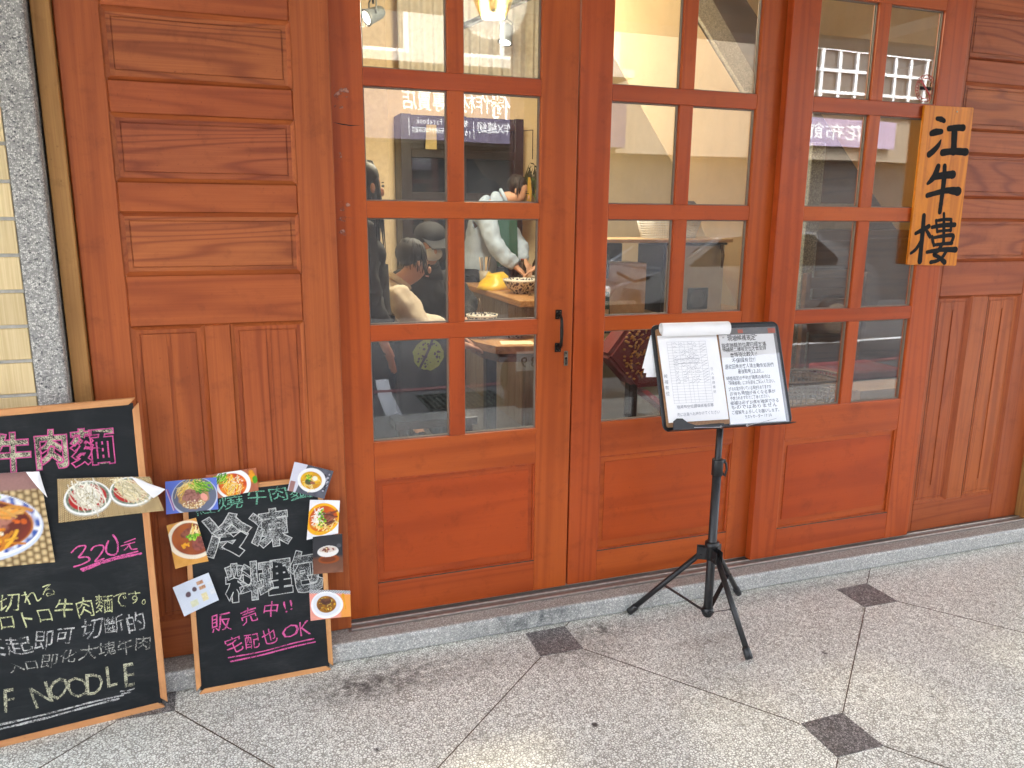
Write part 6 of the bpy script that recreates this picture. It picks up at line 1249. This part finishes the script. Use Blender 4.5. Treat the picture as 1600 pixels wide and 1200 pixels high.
for y in (-5.6, -7.4): MB().prism([(5.0, y, -0.124), (5.0, y-0.10, -0.124), (12.0, y-0.30, -0.124), (12.0, y-0.20, -0.124)], (0, 0, 0.004)).build('white_strip', M['wline'], kind='structure')
gd = thing('drain_grate', 'dark iron drain grate in the gutter', 'drain', (1.85, -3.85, -0.11)); bx('pit', M['ink'], gd, 1.50, 2.22, -4.16, -3.58, -0.1125, -0.1105); mb = MB()
for k in range(15): mb.box(1.50+k*0.0505, 1.512+k*0.0505, -4.16, -3.58, -0.110, -0.100)
for k in range(6): mb.box(1.50, 2.22, -4.16+k*0.1136, -4.148+k*0.1136, -0.1115, -0.1005)
mb.build('bars', plain('green_iron', (0.07, 0.11, 0.09), 0.5, 0.5), gd)
# scooter
sc = thing('scooter', 'dark motor scooter with a white number plate parked by the granite column', 'scooter', (2.75, -3.75, -0.12))
tyre = plain('tyre', (0.015, 0.015, 0.016), 0.7); pan = plain('dark_grey_paint', (0.03, 0.035, 0.04), 0.25, 0.2)
for x in (2.42, 3.58):
    w = MB().tube([(x+0.20*math.cos(t*0.3142), -3.75, 0.11+0.20*math.sin(t*0.3142)) for t in range(21)], 0.055, 8, cap=False).build('wheel', tyre, sc); MB().lathe([(0.15, -0.03), (0.15, 0.03), (0.0001, 0.03)], (x, -3.75, 0.11), 16, axis=(0, 1, 0)).build('rim', M['alu_l'], w)
mb = MB(); mb.tube([(2.30, -3.75, 0.42), (2.55, -3.75, 0.50), (2.95, -3.75, 0.48), (3.1, -3.75, 0.30)], [0.06, 0.15, 0.16, 0.10], 12); mb.tube([(3.05, -3.75, 0.22), (3.35, -3.75, 0.20), (3.42, -3.75, 0.55), (3.46, -3.75, 0.85)], [0.12, 0.12, 0.14, 0.10], 12); mb.build('fairing', pan, sc)
MB().tube([(2.35, -3.75, 0.60), (2.6, -3.75, 0.68), (2.98, -3.75, 0.64)], [0.07, 0.13, 0.12], 12).build('seat', blk, sc); mb = MB(); mb.tube([(3.44, -4.05, 0.98), (3.46, -3.75, 0.92), (3.44, -3.45, 0.98)], 0.016, 8); mb.build('handlebar', M['iron'], sc)
MB().tube([(2.14, -3.75, 0.33), (2.30, -3.75, 0.36), (2.55, -3.75, 0.30)], [0.05, 0.09, 0.08], 10).build('mudguard', pan, sc)



mb = MB(); mb.box(2.06, 2.36, -3.036, -3.030, 0.30, 0.46, bev=0.002); pt = mb.build('number_plate', M['wline']); pt['label'] = 'white number plate fixed to the maroon granite column'; pt['category'] = 'number plate'
mb = MB(); write(mb, '889', 'sgn', Matrix.Translation((2.07, -3.029, 0.33)) @ Matrix.Rotation(math.pi, 4, 'Z') @ Matrix.Translation((-0.27, 0, 0)), 0.0, 0.0, 0.26, 0.0, 0.12, 0.0, 0.0012); mb.build('plate_digits', M['ink'], pt)
# car along the far kerb
car = thing('parked_car', 'dark grey hatchback parked on the far side of the street', 'car', (6.2, -6.6, -0.12)); cp = plain('grey_car_paint', (0.13, 0.135, 0.145), 0.22, 0.4, 0.03)
y0, y1 = -7.4, -5.7
prof = [(4.15, 0.15), (4.10, 0.50), (4.25, 0.72), (5.05, 0.84), (5.65, 1.30), (7.05, 1.36), (7.75, 0.98), (8.15, 0.86), (8.25, 0.45), (8.2, 0.15)]
mb = MB(); mb.prism([(x, y0, z) for x, z in prof], (0, y1-y0, 0)); bmesh.ops.bevel(mb.bm, geom=mb.bm.edges[:], offset=0.06, segments=3, affect='EDGES'); mb.build('body', cp, car)
for q in ([(5.25, 0.90), (5.72, 1.25), (6.35, 1.29), (6.35, 0.90)], [(6.43, 0.90), (6.43, 1.29), (7.0, 1.29), (7.45, 0.98), (7.4, 0.90)]): MB().prism([(x, y1+0.004, z) for x, z in q], (0, -0.02, 0)).build('side_window', M['ink'], car)
for x in (4.95, 7.45):
    w = MB().lathe([(0.0001, -0.1), (0.30, -0.1), (0.32, -0.06), (0.32, 0.06), (0.30, 0.10), (0.0001, 0.10)], (x, y1-0.06, 0.20), 24, axis=(0, 1, 0)).build('wheel', tyre, car); MB().lathe([(0.20, 0.102), (0.17, 0.110), (0.0001, 0.106)], (x, y1-0.06, 0.20), 20, axis=(0, 1, 0)).build('rim', M['brass'], w)
for z in (0.62,): bx('headlight', M['wplas'], car, 4.12, 4.22, y1-0.35, y1-0.02, 0.55, 0.68, bev=0.02)
# shop houses opposite, heights cut low to let skylight into the arcade
ob = thing('shop_house', 'shop house opposite with a purple white lettered fascia sign', 'building', (2.0, -10.5, -0.12))
fac = plain('grey_cream_render', (0.34, 0.325, 0.29), 0.85, 0, 0.08, 2); drk = plain('arcade_shade_and_dark_glass', (0.03, 0.03, 0.032), 0.4)  # near-black paints the shade inside the arcades opposite; also used for dark panes
bx('wall', fac, ob, -7.0, 6.0, -12.0, -9.2, 2.551, 4.9); bx('shopfront', drk, ob, -7.0, 6.0, -12.0, -9.6, -0.12, 2.55); bx('eave', fac, ob, -7.0, 6.0, -9.6, -8.7, 3.56, 3.68)
sgb = bx('fascia_sign', plain('purple_sign', (0.075, 0.062, 0.115), 0.45, 0, 0.04, 3), ob, -1.5, 6.0, -9.199, -8.95, 2.55, 3.50)
OS = Matrix.Translation((0, -8.949, 0)) @ Matrix.Rotation(math.pi, 4, 'Z')
wt = plain('sign_white', (0.85, 0.85, 0.85), 0.5)
mb = MB()
def sgn(s, xr, xl, z, hh):                               # xr..xl in world x; the sign faces the shop
    write(mb, s, 'sgn', OS, -xl, z, -xr, z, hh, 0.0, 0.002)
sgn('天外府', 3.72, 5.05, 2.93, 0.44); sgn('手作材料', 2.95, 3.66, 2.97, 0.30) if False else None
sgn('手作材料', 3.15, 4.05, 3.00, 0.26) if False else None
sgn('手作', 3.42, 3.95, 2.99, 0.28) if False else None
sgn('手作材料專賣店', 2.42, 3.98, 2.98, 0.30); sgn('工X布作X手作X縫紉', 3.55, 4.95, 2.70, 0.17); sgn('電話', 3.18, 3.42, 2.76, 0.10); sgn('(02)255', 3.10, 3.46, 2.63, 0.11); sgn('Facebook', 2.62, 3.02, 2.77, 0.12); sgn('花布館手作材料專賣店', 2.56, 3.04, 2.65, 0.09)
for x in (3.50, 2.52): mb.box(x-0.005, x+0.005, -8.949, -8.947, 2.60, 2.84)
mb.build('sign_lettering', wt, sgb)
for k, x in enumerate((-5.6, -3.4, -1.2, 1.0, 3.2)):
    wf = bx('window', M['plaster'], ob, x, x+1.6, -9.2, -9.16, 3.75, 4.7); bx('window_pane', drk, wf, x+0.08, x+0.76, -9.159, -9.155, 3.82, 4.64); bx('window_pane', drk, wf, x+0.84, x+1.52, -9.159, -9.155, 3.82, 4.64)
oc = thing('shop_house', 'shop house opposite with white window grilles and a lilac banner', 'building', (10.0, -10.5, -0.12))
fac2 = plain('tan_render', (0.24, 0.20, 0.15), 0.85, 0, 0.08, 2)
bx('wall', fac2, oc, 6.01, 18.0, -12.0, -9.3, 2.5, 4.5); bx('shopfront', drk, oc, 6.01, 18.0, -12.0, -9.7, -0.12, 2.499)
for k in range(7):
    x = 8.6+k*1.25; wf = bx('window', plain('window_dark', (0.10, 0.09, 0.08), 0.2), oc, x, x+1.15, -9.299, -9.27, 3.30, 4.35); mb = MB()
    for a in (0, 0.36, 0.72, 1.09): mb.box(x+a, x+a+0.06, -9.268, -9.22, 3.28, 4.38)
    for z in (3.30, 3.62, 3.98, 4.32): mb.box(x-0.02, x+1.17, -9.266, -9.215, z, z+0.05)
    mb.build('grille', wt, wf)
bn = bx('banner', plain('lilac_banner', (0.34, 0.27, 0.38), 0.6), oc, 9.2, 11.6, -9.21, -9.18, 2.72, 3.20); mb = MB(); write(mb, '花布館', 'sgn', Matrix.Translation((0, -9.178, 0)) @ Matrix.Rotation(math.pi, 4, 'Z'), -10.9, 2.86, -9.5, 2.86, 0.30, 0.0, 0.002); mb.build('banner_lettering', wt, bn)
od = thing('shop_house', 'plain pale shop house opposite, left of the fascia sign', 'building', (-13.0, -10.5, -0.12)); bx('wall', fac, od, -20.0, -7.01, -12.0, -9.25, -0.12, 4.0)
for x in (-18, -15, -12, -9.5): bx('window', drk, od, x, x+1.5, -9.249, -9.2, 2.9, 3.8)
